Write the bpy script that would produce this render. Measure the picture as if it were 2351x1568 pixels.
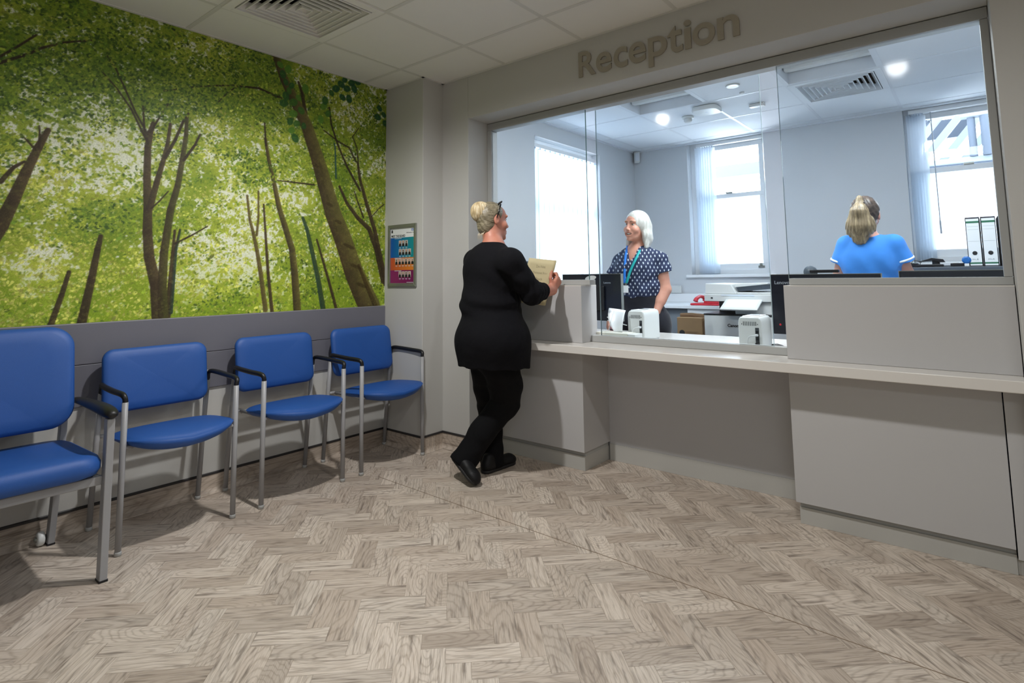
import bpy, bmesh, math, random
import numpy as np
from mathutils import Vector, Matrix, Euler
import openvdb

for o in list(bpy.data.objects):
    bpy.data.objects.remove(o)
random.seed(7)
RNG = np.random.default_rng(11)
scene = bpy.context.scene
COL = scene.collection

# ------------------------------------------------------------------ camera
W, H = 2351, 1568
FPX, PPX, PPY = 1307.1, 1175.5, 503.9
CAMZ = 1.17
EUL = Euler([math.radians(a) for a in (95.71853, 0.70539, 39.26386)], 'XYZ')
cam = bpy.data.cameras.new('camera')
cam.sensor_width = 36.0
cam.lens = FPX / W * 36.0
cam.shift_y = (PPY - H / 2) / W
cam.clip_start = 0.02
cam.clip_end = 200
camo = bpy.data.objects.new('camera', cam)
camo.location = (0, 0, CAMZ)
camo.rotation_euler = EUL
COL.objects.link(camo)
scene.camera = camo
CR = EUL.to_matrix()


def at(px, py, y=None, x=None, z=None):
    """world point seen at a photo pixel, on the plane y=, x= or z="""
    d = CR @ Vector(((px - PPX) / FPX, -(py - PPY) / FPX, -1.0))
    if y is not None:
        t = y / d.y
    elif x is not None:
        t = x / d.x
    else:
        t = (z - CAMZ) / d.z
    return Vector((0, 0, CAMZ)) + d * t


# ------------------------------------------------------------------ world, lights, exposure
scene.view_settings.view_transform = 'Standard'
scene.view_settings.look = 'None'
scene.view_settings.gamma = 1.0
scene.view_settings.use_curve_mapping = False
scene.view_settings.exposure = 0.0
try:
    scene.cycles.use_denoising = True
    scene.cycles.max_bounces = 10
    scene.cycles.diffuse_bounces = 5
    scene.cycles.transparent_max_bounces = 12
    scene.cycles.sample_clamp_indirect = 6.0
except Exception:
    pass
world = bpy.data.worlds.new('overcast_sky')
scene.world = world
world.use_nodes = True
bg = world.node_tree.nodes['Background']
bg.inputs[0].default_value = (0.86, 0.93, 1.0, 1)
bg.inputs[1].default_value = 16.0


def spot(name, loc, energy, size=110, blend=0.6, radius=0.05, color=(1, 0.95, 0.88), target=None):
    l = bpy.data.lights.new(name, 'SPOT')
    l.energy = energy
    l.spot_size = math.radians(size)
    l.spot_blend = blend
    l.shadow_soft_size = radius
    l.color = color
    o = bpy.data.objects.new(name, l)
    o.location = loc
    if target is not None:
        o.rotation_euler = (Vector(target) - Vector(loc)).to_track_quat('-Z', 'Y').to_euler()
    COL.objects.link(o)
    return o


def panel_light(name, loc, energy, sx, sy, color=(1, 0.985, 0.965)):
    l = bpy.data.lights.new(name, 'AREA')
    l.shape = 'RECTANGLE'
    l.size, l.size_y = sx, sy
    l.energy = energy
    l.color = color
    o = bpy.data.objects.new(name, l)
    o.location = loc
    COL.objects.link(o)
    return o


ZC = 2.587
spot('waiting_area_downlight', (-2.10, 1.53, 2.56), 124, 166, 0.78, 0.042, (1, 0.99, 0.98))
spot('waiting_area_downlight', (-.336, 1.54, 2.56), 46, 166, 0.78, 0.06, (1, 0.99, 0.98))
panel_light('waiting_area_rear_panel', (1.05, -1.4, 2.575), 30, 1.2, 0.6, (.94, .975, 1.0))  # added soft fill behind the camera, lifts the upper walls; no known fitting
panel_light('office_ceiling_panel_west', (-1.35, 3.74, 2.575), 30, 0.58, 0.58, (.93, .97, 1))  # added fill hidden behind the lintel, brightens office things facing the camera
panel_light('office_ceiling_panel_east', (-.15, 3.74, 2.575), 30, 0.58, 0.58, (.93, .97, 1))  # second added office fill, also out of view

# ------------------------------------------------------------------ helpers: objects and tags


def tag(o, label=None, cat=None, group=None, kind=None):
    if label:
        o['label'] = label
    if cat:
        o['category'] = cat
    if group:
        o['group'] = group
    if kind:
        o['kind'] = kind
    return o


def thing(name, label, cat, loc=(0, 0, 0), rz=0.0, group=None):
    o = bpy.data.objects.new(name, None)
    o.empty_display_size = 0.05
    o.location = loc
    o.rotation_euler = (0, 0, rz)
    COL.objects.link(o)
    return tag(o, label, cat, group)


class MB:
    def __init__(s):
        s.v = []
        s.f = []
        s.mi = []

    def add(s, vs, fs, mi=0):
        b = len(s.v)
        s.v += [tuple(v) for v in vs]
        for f in fs:
            s.f.append(tuple(b + i for i in f))
            s.mi.append(mi)

    def box(s, x0, x1, y0, y1, z0, z1, mi=0, M=None):
        if x0 > x1:
            x0, x1 = x1, x0
        if y0 > y1:
            y0, y1 = y1, y0
        if z0 > z1:
            z0, z1 = z1, z0
        vs = [Vector(p) for p in ((x0, y0, z0), (x1, y0, z0), (x1, y1, z0), (x0, y1, z0), (x0, y0, z1), (x1, y0, z1), (x1, y1, z1), (x0, y1, z1))]
        if M is not None:
            vs = [M @ v for v in vs]
        s.add(vs, [(0, 3, 2, 1), (4, 5, 6, 7), (0, 1, 5, 4), (1, 2, 6, 5), (2, 3, 7, 6), (3, 0, 4, 7)], mi)
        return s

    def prism(s, poly, d, mi=0, closed=True):
        """poly: list of 3-D points (planar), extruded by vector d"""
        n = len(poly)
        d = Vector(d)
        vs = [Vector(p) for p in poly] + [Vector(p) + d for p in poly]
        fs = [tuple(range(n))[::-1], tuple(range(n, 2 * n))]
        for i in range(n):
            j = (i + 1) % n
            fs.append((i, j, n + j, n + i))
        s.add(vs, fs, mi)
        return s

    def tube(s, pts, r, n=10, mi=0, caps=True, flat=None):
        pts = [Vector(p) for p in pts]
        m = len(pts)
        rs = r if isinstance(r, (list, tuple)) else [r] * m
        t0 = (pts[1] - pts[0]).normalized()
        up = Vector((0, 0, 1)) if abs(t0.z) < 0.9 else Vector((0, 1, 0))
        a = t0.cross(up).normalized()
        vs = []
        for i in range(m):
            if i == 0:
                t = t0
            elif i == m - 1:
                t = (pts[i] - pts[i - 1]).normalized()
            else:
                t = ((pts[i + 1] - pts[i]).normalized() + (pts[i] - pts[i - 1]).normalized())
                t = t.normalized() if t.length > 1e-6 else (pts[i] - pts[i - 1]).normalized()
            a = (a - t * a.dot(t)).normalized()
            b = t.cross(a)
            for k in range(n):
                an = 2 * math.pi * k / n
                off = (a * math.cos(an) + b * math.sin(an)) * rs[i]
                if flat:
                    fv, fs_ = flat
                    off = off + fv * (off.dot(fv) * (fs_ - 1))
                vs.append(pts[i] + off)
        fs = []
        for i in range(m - 1):
            for k in range(n):
                k2 = (k + 1) % n
                fs.append((i * n + k, i * n + k2, (i + 1) * n + k2, (i + 1) * n + k))
        if caps:
            fs.append(tuple(range(n))[::-1])
            fs.append(tuple((m - 1) * n + k for k in range(n)))
        s.add(vs, fs, mi)
        return s

    def lathe(s, prof, c=(0, 0, 0), n=24, mi=0, axis='z'):
        """prof: list of (r, z)"""
        c = Vector(c)
        vs = []
        for r, z in prof:
            for k in range(n):
                an = 2 * math.pi * k / n
                p = Vector((r * math.cos(an), r * math.sin(an), z))
                if axis == 'y':
                    p = Vector((p.x, p.z, p.y))
                elif axis == 'x':
                    p = Vector((p.z, p.x, p.y))
                vs.append(c + p)
        m = len(prof)
        fs = []
        for i in range(m - 1):
            for k in range(n):
                k2 = (k + 1) % n
                fs.append((i * n + k, i * n + k2, (i + 1) * n + k2, (i + 1) * n + k))
        fs.append(tuple(range(n))[::-1])
        fs.append(tuple((m - 1) * n + k for k in range(n)))
        s.add(vs, fs, mi)
        return s

    def grid(s, fn, nu, nv, mi=0):
        vs = [fn(i / nu, j / nv) for i in range(nu + 1) for j in range(nv + 1)]
        fs = []
        for i in range(nu):
            for j in range(nv):
                a = i * (nv + 1) + j
                fs.append((a, a + 1, a + nv + 2, a + nv + 1))
        s.add(vs, fs, mi)
        return s

    def mesh(s, name, mats):
        me = bpy.data.meshes.new(name)
        me.from_pydata(s.v, [], s.f)
        for m in (mats if isinstance(mats, (list, tuple)) else [mats]):
            me.materials.append(m)
        me.polygons.foreach_set('material_index', s.mi)
        me.update()
        return me


def ob(name, mb, mats, parent=None, smooth=False, bevel=0.0, seg=2, sub=0, recalc=True, kind=None):
    me = mb.mesh(name, mats)
    if recalc:
        bm = bmesh.new()
        bm.from_mesh(me)
        bmesh.ops.recalc_face_normals(bm, faces=bm.faces)
        bm.to_mesh(me)
        bm.free()
    o = bpy.data.objects.new(name, me)
    COL.objects.link(o)
    if parent is not None:
        o.parent = parent
    if smooth:
        me.polygons.foreach_set('use_smooth', [True] * len(me.polygons))
    if bevel:
        m = o.modifiers.new('bevel', 'BEVEL')
        m.width = bevel
        m.segments = seg
        m.limit_method = 'ANGLE'
        m.angle_limit = math.radians(40)
        m.harden_normals = True
        me.polygons.foreach_set('use_smooth', [True] * len(me.polygons))
    if sub:
        m = o.modifiers.new('sub', 'SUBSURF')
        m.levels = sub
        m.render_levels = sub
        me.polygons.foreach_set('use_smooth', [True] * len(me.polygons))
    if kind:
        o['kind'] = kind
    return o


def bx(name, dims, mat, parent=None, bevel=0.0, seg=2, kind=None):
    return ob(name, MB().box(*dims), mat, parent, bevel=bevel, seg=seg, kind=kind)


def copy_tree(o, parent=None):
    c = o.copy()
    COL.objects.link(c)
    if parent is not None:
        c.parent = parent
    for ch in list(o.children):
        copy_tree(ch, c)
    return c


# ------------------------------------------------------------------ materials


def srgb(r, g=None, b=None):
    if g is None:
        r, g, b = ((r >> 16) & 255) / 255, ((r >> 8) & 255) / 255, (r & 255) / 255
    f = lambda c: c / 12.92 if c <= 0.04045 else ((c + 0.055) / 1.055) ** 2.4
    return (f(r), f(g), f(b), 1)


def N(nt, typ, loc=None, **kw):
    n = nt.nodes.new(typ)
    for k, v in kw.items():
        setattr(n, k, v)
    return n


def new_mat(name):
    m = bpy.data.materials.new(name)
    m.use_nodes = True
    return m, m.node_tree, m.node_tree.nodes['Principled BSDF']


def mat(name, col, rough=0.5, metal=0.0, var=0.04, scale=8.0, bump=0.0, bscale=200.0, spec=0.5, emit=None, estr=0.0, coat=0.0):
    """plain surface with slight procedural mottling and fine relief"""
    m, nt, p = new_mat(name)
    c = srgb(col) if isinstance(col, int) else col
    tc = N(nt, 'ShaderNodeTexCoord')
    nz = N(nt, 'ShaderNodeTexNoise')
    nz.inputs['Scale'].default_value = scale
    nz.inputs['Detail'].default_value = 4
    nt.links.new(tc.outputs['Object'], nz.inputs['Vector'])
    mx = N(nt, 'ShaderNodeMix', data_type='RGBA')
    mx.inputs[6].default_value = tuple(max(0, x * (1 - var)) for x in c[:3]) + (1,)
    mx.inputs[7].default_value = tuple(min(1, x * (1 + var)) for x in c[:3]) + (1,)
    nt.links.new(nz.outputs['Fac'], mx.inputs[0])
    nt.links.new(mx.outputs[2], p.inputs['Base Color'])
    p.inputs['Roughness'].default_value = rough
    p.inputs['Metallic'].default_value = metal
    p.inputs['Specular IOR Level'].default_value = spec
    if coat:
        p.inputs['Coat Weight'].default_value = coat
        p.inputs['Coat Roughness'].default_value = 0.08
    if emit:
        p.inputs['Emission Color'].default_value = srgb(emit) if isinstance(emit, int) else emit
        p.inputs['Emission Strength'].default_value = estr
    if bump:
        n2 = N(nt, 'ShaderNodeTexNoise')
        n2.inputs['Scale'].default_value = bscale
        n2.inputs['Detail'].default_value = 3
        nt.links.new(tc.outputs['Object'], n2.inputs['Vector'])
        b = N(nt, 'ShaderNodeBump')
        b.inputs['Strength'].default_value = bump
        b.inputs['Distance'].default_value = 0.002
        nt.links.new(n2.outputs['Fac'], b.inputs['Height'])
        nt.links.new(b.outputs['Normal'], p.inputs['Normal'])
    return m


M = {}
M['wall'] = mat('wall_paint', 0xC1C0BC, 0.75, var=0.02, scale=3, bump=0.15, bscale=300)
M['office_wall'] = mat('office_wall_paint', 0xCFD2D5, 0.75, var=0.02, scale=3, bump=0.1, bscale=300)
M['tile'] = mat('ceiling_tile_mineral', 0xECEAE5, 0.9, var=0.02, scale=5, bump=0.3, bscale=500)
M['tbar'] = mat('ceiling_grid_white', 0xDAD8D2, 0.5)
M['office_tile'] = mat('office_ceiling_tile', 0xE6EAEE, 0.9, var=0.015, scale=5, bump=0.2, bscale=500)
M['office_tbar'] = mat('office_grid_white', 0xDDE1E6, 0.5)
M['board'] = mat('wall_protection_grey', 0x6C6C75, 0.45, var=0.02, bump=0.1, bscale=400)
M['strip'] = mat('capping_strip_dark', 0x2C2A2B, 0.5)
M['lam'] = mat('laminate_pale_grey', 0xBBBABA, 0.42, var=0.012, scale=4, bump=0.05, bscale=600)
M['plinth'] = mat('plinth_grey', 0xB5B4AF, 0.5, var=0.015)
M['shelf'] = mat('solid_surface_white', 0xDCD8D2, 0.22, var=0.01, scale=20)
M['frame'] = mat('powder_coated_grey_frame', 0xA9AAA8, 0.42, var=0.02)
M['white'] = mat('white_plastic', 0xD6D8D6, 0.4, var=0.02)
M['white_paint'] = mat('white_gloss_paint', 0xF0F2F4, 0.3, var=0.01)
M['black'] = mat('black_plastic', 0x14151A, 0.35, var=0.05)
M['dark_screen'] = mat('monitor_back_black', 0x171B26, 0.3, var=0.05)
M['blue_vinyl'] = mat('blue_vinyl', 0x1F5099, 0.5, var=0.05, scale=6, bump=0.25, bscale=700)
M['chair_metal'] = mat('grey_powder_coat', 0x99999B, 0.42, var=0.03)
M['armpad'] = mat('black_arm_polyurethane', 0x131315, 0.42, var=0.08, bump=0.2, bscale=300)
M['sign'] = mat('brushed_bronze_lettering', 0xA39C8D, 0.45, metal=0.2, var=0.05, scale=60)
M['ink'] = mat('black_ink', 0x15161A, 0.6)
M['steel'] = mat('anodised_aluminium', 0x9C9E98, 0.35, metal=0.7, var=0.03)


def glass_mat(name, tint=(0.96, 0.985, 0.985), gloss=0.05, rough=0.0):
    m, nt, p = new_mat(name)
    out = nt.nodes['Material Output']
    nt.nodes.remove(p)
    tr = N(nt, 'ShaderNodeBsdfTransparent')
    tr.inputs[0].default_value = (*tint, 1)
    gl = N(nt, 'ShaderNodeBsdfGlossy')
    gl.inputs['Roughness'].default_value = rough
    fr = N(nt, 'ShaderNodeFresnel')
    fr.inputs['IOR'].default_value = 1.25
    mul = N(nt, 'ShaderNodeMath', operation='MULTIPLY')
    mul.inputs[1].default_value = gloss / 0.05
    nt.links.new(fr.outputs[0], mul.inputs[0])
    mx = N(nt, 'ShaderNodeMixShader')
    nt.links.new(mul.outputs[0], mx.inputs[0])
    nt.links.new(tr.outputs[0], mx.inputs[1])
    nt.links.new(gl.outputs[0], mx.inputs[2])
    nt.links.new(mx.outputs[0], out.inputs[0])
    return m


M['glass'] = glass_mat('screen_glass', (0.95, 0.975, 0.985), 0.05, 0.075)
M['glass_edge'] = mat('glass_edge_green', 0x5C7A78, 0.1)
M['glass_edge_pale'] = mat('glass_edge_pale', 0xAFC2C6, 0.1)  # pale copy of the edge colour paints in its whitish highlight
M['win_glass'] = glass_mat('window_glass', (0.97, 0.985, 1.0), 0.05)


def translucent_mat(name, col, trans=0.6, through=0.0, rough=0.6):
    m, nt, p = new_mat(name)
    out = nt.nodes['Material Output']
    c = srgb(col)
    p.inputs['Base Color'].default_value = c
    p.inputs['Roughness'].default_value = rough
    tl = N(nt, 'ShaderNodeBsdfTranslucent')
    nz = N(nt, 'ShaderNodeTexNoise')
    nz.inputs['Scale'].default_value = 3
    rp = N(nt, 'ShaderNodeMix', data_type='RGBA')
    rp.inputs[6].default_value = tuple(x * 0.95 for x in c[:3]) + (1,)
    rp.inputs[7].default_value = c
    nt.links.new(nz.outputs['Fac'], rp.inputs[0])
    nt.links.new(rp.outputs[2], tl.inputs[0])
    mx = N(nt, 'ShaderNodeMixShader')
    mx.inputs[0].default_value = trans
    nt.links.new(p.outputs[0], mx.inputs[1])
    nt.links.new(tl.outputs[0], mx.inputs[2])
    last = mx
    if through:
        tr = N(nt, 'ShaderNodeBsdfTransparent')
        m2 = N(nt, 'ShaderNodeMixShader')
        m2.inputs[0].default_value = through
        nt.links.new(mx.outputs[0], m2.inputs[1])
        nt.links.new(tr.outputs[0], m2.inputs[2])
        last = m2
    nt.links.new(last.outputs[0], out.inputs[0])
    return m


M['blind'] = translucent_mat('blind_fabric', 0xC4D4E4, 0.45, 0.0)
M['blind_light'] = translucent_mat('blind_fabric_sheer', 0xEAF1F8, 0.55, 0.12)
M['frost'] = translucent_mat('frosted_glass', 0xF4FAFF, 0.75, 0.12)


# ------------------------------------------------------------------ wood planks
def wood_mat():
    m, nt, p = new_mat('printed_oak_vinyl')
    L = nt.links.new
    at_ = N(nt, 'ShaderNodeAttribute', attribute_name='pc')
    sep = N(nt, 'ShaderNodeSeparateXYZ')
    L(at_.outputs['Vector'], sep.inputs[0])          # x: along (m), y: across (m), z: seed

    def math_(op, a, b=None, c=None):
        n = N(nt, 'ShaderNodeMath', operation=op)
        for i, v in enumerate((a, b, c)):
            if v is None:
                continue
            if isinstance(v, (int, float)):
                n.inputs[i].default_value = v
            else:
                L(v, n.inputs[i])
        return n.outputs[0]
    seed = sep.outputs[2]
    al, ac = sep.outputs[0], sep.outputs[1]
    s1 = math_('MULTIPLY', seed, 37.0)
    comb = N(nt, 'ShaderNodeCombineXYZ')
    L(math_('ADD', math_('MULTIPLY', al, 6.0), s1), comb.inputs[0])
    L(math_('MULTIPLY', ac, 22.0), comb.inputs[1])
    L(s1, comb.inputs[2])
    n1 = N(nt, 'ShaderNodeTexNoise')
    n1.inputs['Scale'].default_value = 1.0
    n1.inputs['Detail'].default_value = 3
    L(comb.outputs[0], n1.inputs['Vector'])
    # cathedral rings: distance from a point off the plank, stretched along the grain, warped
    cx = math_('MULTIPLY', math_('SUBTRACT', math_('FRACT', math_('MULTIPLY', seed, 7.31)), 0.5), 0.30)
    cy = math_('MULTIPLY', math_('SUBTRACT', math_('FRACT', math_('MULTIPLY', seed, 13.7)), 0.5), 0.09)
    stretch = math_('ADD', 0.05, math_('MULTIPLY', math_('FRACT', math_('MULTIPLY', seed, 5.77)), 0.42))
    dx = math_('MULTIPLY', math_('SUBTRACT', al, cx), stretch)
    dy = math_('SUBTRACT', ac, cy)
    dist = math_('SQRT', math_('ADD', math_('MULTIPLY', dx, dx), math_('MULTIPLY', dy, dy)))
    warp = math_('MULTIPLY', math_('SUBTRACT', n1.outputs['Fac'], 0.5), 0.034)
    ring = math_('SINE', math_('MULTIPLY', math_('ADD', dist, warp), math_('ADD', 280.0, math_('MULTIPLY', math_('FRACT', math_('MULTIPLY', seed, 17.3)), 340.0))))
    ring01 = math_('POWER', math_('MULTIPLY', math_('ADD', ring, 1.0), 0.5), 4.5)
    # fine fibre streaks
    comb2 = N(nt, 'ShaderNodeCombineXYZ')
    L(math_('ADD', math_('MULTIPLY', al, 14.0), s1), comb2.inputs[0])
    L(math_('MULTIPLY', ac, 330.0), comb2.inputs[1])
    L(s1, comb2.inputs[2])
    n2 = N(nt, 'ShaderNodeTexNoise')
    n2.inputs['Scale'].default_value = 1.0
    n2.inputs['Detail'].default_value = 2
    L(comb2.outputs[0], n2.inputs['Vector'])
    # broad dark streaks
    comb3 = N(nt, 'ShaderNodeCombineXYZ')
    L(math_('ADD', math_('MULTIPLY', al, 9.0), s1), comb3.inputs[0])
    L(math_('MULTIPLY', ac, 75.0), comb3.inputs[1])
    L(math_('ADD', s1, 5.0), comb3.inputs[2])
    n3 = N(nt, 'ShaderNodeTexNoise')
    n3.inputs['Scale'].default_value = 1.0
    n3.inputs['Detail'].default_value = 4
    L(comb3.outputs[0], n3.inputs['Vector'])
    streak = N(nt, 'ShaderNodeMapRange')
    streak.inputs[1].default_value = 0.52
    streak.inputs[2].default_value = 0.74
    L(n3.outputs['Fac'], streak.inputs[0])
    light, mid, dark = srgb(0xD6C8B8), srgb(0xBAA998), srgb(0x65584D)
    mixA = N(nt, 'ShaderNodeMix', data_type='RGBA')
    mixA.inputs[6].default_value = light
    mixA.inputs[7].default_value = mid
    L(math_('FRACT', math_('MULTIPLY', seed, 3.17)), mixA.inputs[0])
    mixB = N(nt, 'ShaderNodeMix', data_type='RGBA')
    L(mixA.outputs[2], mixB.inputs[6])
    mixB.inputs[7].default_value = srgb(0x8F7E6C)
    L(math_('MULTIPLY', ring01, 0.42), mixB.inputs[0])
    mixC = N(nt, 'ShaderNodeMix', data_type='RGBA')
    L(mixB.outputs[2], mixC.inputs[6])
    mixC.inputs[7].default_value = dark
    L(math_('MULTIPLY', streak.outputs[0], 0.8), mixC.inputs[0])
    mixD = N(nt, 'ShaderNodeMix', data_type='RGBA')
    L(mixC.outputs[2], mixD.inputs[6])
    mixD.inputs[7].default_value = srgb(0x988470)
    fib = N(nt, 'ShaderNodeMapRange')
    fib.inputs[1].default_value = 0.45
    fib.inputs[2].default_value = 0.75
    fib.inputs[4].default_value = 0.6
    L(n2.outputs['Fac'], fib.inputs[0])
    L(fib.outputs[0], mixD.inputs[0])
    hsv = N(nt, 'ShaderNodeHueSaturation')
    L(mixD.outputs[2], hsv.inputs['Color'])
    L(math_('ADD', 0.86, math_('MULTIPLY', math_('FRACT', math_('MULTIPLY', seed, 9.91)), 0.22)), hsv.inputs['Value'])
    hsv.inputs['Saturation'].default_value = 0.88
    L(hsv.outputs[0], p.inputs['Base Color'])
    p.inputs['Roughness'].default_value = 0.48
    p.inputs['Specular IOR Level'].default_value = 0.35
    b = N(nt, 'ShaderNodeBump')
    b.inputs['Strength'].default_value = 0.08
    b.inputs['Distance'].default_value = 0.001
    L(n2.outputs['Fac'], b.inputs['Height'])
    L(b.outputs['Normal'], p.inputs['Normal'])
    return m


M['wood'] = wood_mat()
# ------------------------------------------------------------------ floor: 3:1 herringbone planks at 45 degrees
FX0, FX1, FY0, FY1 = -3.362, 1.6, -2.5, 3.302
WALLX, WALLY = -3.381, 2.851
floor = bx('floor', (-3.6, 1.8, -2.7, 6.3, -0.12, -0.002), M['plinth'], kind='structure')
PW = 0.07813
U = Vector((1, 1, 0)).normalized()
V = Vector((1, -1, 0)).normalized()
P0 = Vector((-1.6193, 1.6872, 0))


def clip(poly, ax, val, keep_greater):
    out = []
    for i, p in enumerate(poly):
        q = poly[(i + 1) % len(poly)]
        a = (p[ax] - val) if keep_greater else (val - p[ax])
        b = (q[ax] - val) if keep_greater else (val - q[ax])
        if a >= 0:
            out.append(p)
        if a * b < 0:
            out.append(p + (q - p) * (a / (a - b)))
    return out


def cam_area(poly):
    c = [CR.transposed() @ (p - Vector((0, 0, CAMZ))) for p in poly]
    if any(v.z > -0.05 for v in c):
        return 0
    px = [(PPX + FPX * v.x / -v.z, PPY - FPX * v.y / -v.z) for v in c]
    px = [(min(max(x, 0), W), min(max(y, 0), H)) for x, y in px]
    return abs(sum(px[i][0] * px[i - 1][1] - px[i - 1][0] * px[i][1] for i in range(len(px)))) / 2


planks = []
for m_ in range(-14, 15):
    for n_ in range(-60, 60):
        for kind in (0, 1):
            a0, b0 = n_, n_ + 6 * m_
            if kind == 0:
                ca, cb, la, lb = a0 + 1.5, b0 + .5, 1.5, .5
            else:
                ca, cb, la, lb = a0 + .5, b0 + 2.5, .5, 1.5
            c = P0 + U * (ca * PW) + V * (cb * PW)
            if not (FX0 - .15 < c.x < FX1 + .15 and FY0 - .15 < c.y < FY1 + .15):
                continue
            corners = [c + U * (sa * la * PW) + V * (sb * lb * PW) for sa, sb in ((-1, -1), (1, -1), (1, 1), (-1, 1))]
            for ax, val, g in ((0, FX0, 1), (0, FX1, 0), (1, FY0, 1), (1, FY1, 0)):
                corners = clip(corners, ax, val, g)
                if len(corners) < 3:
                    break
            if len(corners) < 3:
                continue
            D, A = (U, V) if kind == 0 else (V, U)
            planks.append((cam_area(corners), c, corners, D, A))
planks.sort(key=lambda t: -t[0])


def plank_geo(c, poly, D, A, g=0.0005):
    ctr = sum(poly, Vector()) / len(poly)
    top = [p + (ctr - p).normalized() * g * 1.4 for p in poly]
    n = len(poly)
    vs = [p + Vector((0, 0, -0.0016)) for p in poly] + top
    fs = [tuple(range(n, 2 * n))] + [(i, (i + 1) % n, n + (i + 1) % n, n + i) for i in range(n)]
    fs = [f[::-1] for f in fs]
    sd = random.random() * 0.98 + 0.01
    pc = [((v - c).dot(D), (v - c).dot(A), sd) for v in vs]
    return vs, fs, pc


def set_pc(me, pc):
    a = me.attributes.new('pc', 'FLOAT_VECTOR', 'POINT')
    a.data.foreach_set('vector', [x for p in pc for x in p])


rest = MB()
rest_pc = []
for i, (ar, c, poly, D, A) in enumerate(planks):
    if i < 300:
        vs, fs, pc = plank_geo(c, poly, D, A)
        me = bpy.data.meshes.new('plank')
        me.from_pydata([v - c for v in vs], [], fs)
        me.materials.append(M['wood'])
        set_pc(me, pc)
        o = bpy.data.objects.new('plank', me)
        o.location = c
        COL.objects.link(o)
        o.parent = floor
    else:
        vs, fs, pc = plank_geo(c, poly, D, A)
        rest.add(vs, fs)
        rest_pc += pc
o = ob('planks_beyond', rest, M['wood'], floor, recalc=False, kind='stuff')
set_pc(o.data, rest_pc)
# heat-welded seam of the vinyl sheet
sp = [Vector((-2.95, 2.2165, 0)), Vector((1.2, 2.10, 0))]
sp = [at(870, 1095, z=0), at(1450, 1250, z=0), at(2200, 1560, z=0)]
sdir = (sp[2] - sp[0]).normalized()
sn = Vector((-sdir.y, sdir.x, 0)) * 0.0016
a_, b_ = sp[0] - sdir * 0.0, sp[2] + sdir * 1.4
ob('weld_seam', MB().prism([a_ - sn, b_ - sn, b_ + sn, a_ + sn], (0, 0, 0.0009)), mat('weld_rod_brown', 0x85725F, 0.5), floor)
# office floor
bx('floor.001', (-3.1, 1.4, 3.346, 6.1, -0.05, 0.0), mat('office_carpet', 0x5B626B, 0.95, bump=0.6, bscale=600), kind='structure')

# ------------------------------------------------------------------ lobby walls
wl = bx('wall_left', (WALLX - 0.2, WALLX, -2.6, 3.4, 0, 2.75), M['wall'], kind='structure')
wc = bx('wall_corner', (WALLX - 0.1, -2.97, 2.66, 2.87, 0, 2.70), M['wall'], kind='structure', bevel=0.004)
OX0, OX1, OZ1 = -2.713, 0.107, 2.282
wf = MB()
wf.box(WALLX - 0.2, OX0, WALLY, 3.135, 0, 2.70)
wf.box(OX1, 1.8, WALLY, 3.135, 0, 2.70)
wf.box(OX0, OX1, WALLY, 3.135, OZ1, 2.70)
wf = ob('wall_front', wf, M['wall'], kind='structure', bevel=0.003)
bx('wall_right', (1.6, 1.8, -2.6, 2.86, 0, 2.75), M['wall'], kind='structure')
bx('wall_back', (-3.6, 1.8, -2.7, -2.5, 0, 2.75), M['wall'], kind='structure')

# grey protection boards (two, with a joint between)
BY1 = 2.659
bx('trim_1', (WALLX - 0.01, WALLX + 0.012, -2.5, BY1, 0.575, 0.7715), M['board'], kind='structure', bevel=0.003)
bx('trim_2', (WALLX - 0.01, WALLX + 0.012, -2.5, BY1, 0.7735, 0.969), M['board'], kind='structure', bevel=0.003)


# coved vinyl skirting with dark capping strip
def cove(name, p, q, nrm, ext0=0, ext1=0):
    p, q, nrm = Vector(p), Vector(q), Vector(nrm)
    d = (q - p).normalized()
    prof = [(0.0, 0.098), (0.003, 0.098), (0.003, 0.034)]
    for k in range(1, 7):
        an = math.pi / 2 * k / 6
        prof.append((0.003 + 0.03 * (1 - math.cos(an)), 0.034 - 0.033 * math.sin(an)))
    prof += [(0.0, 0.001)]
    mb = MB()
    pa = [p + nrm * a + Vector((0, 0, z)) - d * (ext0 * a) for a, z in prof]
    pb = [q + nrm * a + Vector((0, 0, z)) + d * (ext1 * a) for a, z in prof]
    n = len(prof)
    mb.add(pa + pb, [(i, (i + 1) % n, n + (i + 1) % n, n + i) for i in range(n)] + [tuple(range(n)), tuple(range(n, 2 * n))])
    o = ob(name, mb, M['wood'], kind='structure')
    pc = []
    for v in o.data.vertices:
        al = (v.co - p).dot(d)
        hz = v.co.z + (v.co - p).dot(nrm)
        pc.append((al % .7 - .35, hz - .08, .13 + .8 * ((al // .7) * .37 % 1)))
    set_pc(o.data, pc)
    s = MB()
    pr = [(0, 0.098), (0.006, 0.098), (0.006, 0.108), (0.004, 0.111), (0, 0.111)]
    pa = [p + nrm * a + Vector((0, 0, z)) - d * (ext0 * a) for a, z in pr]
    pb = [q + nrm * a + Vector((0, 0, z)) + d * (ext1 * a) for a, z in pr]
    s.add(pa + pb, [(i, (i + 1) % 5, 5 + (i + 1) % 5, 5 + i) for i in range(5)] + [tuple(range(5)), tuple(range(5, 10))])
    ob('capping_strip', s, M['strip'], o)
    return o


cove('baseboard_left', (WALLX, -2.5, 0), (WALLX, 2.66, 0), (1, 0, 0), 0, -1)
cove('baseboard_corner', (WALLX, 2.66, 0), (-2.97, 2.66, 0), (0, -1, 0), -1, 1)
cove('baseboard_side', (-2.97, 2.66, 0), (-2.97, WALLY, 0), (1, 0, 0), 1, -1)
cove('baseboard_front', (-2.97, WALLY, 0), (OX0, WALLY, 0), (0, -1, 0), -1, 0)

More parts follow.
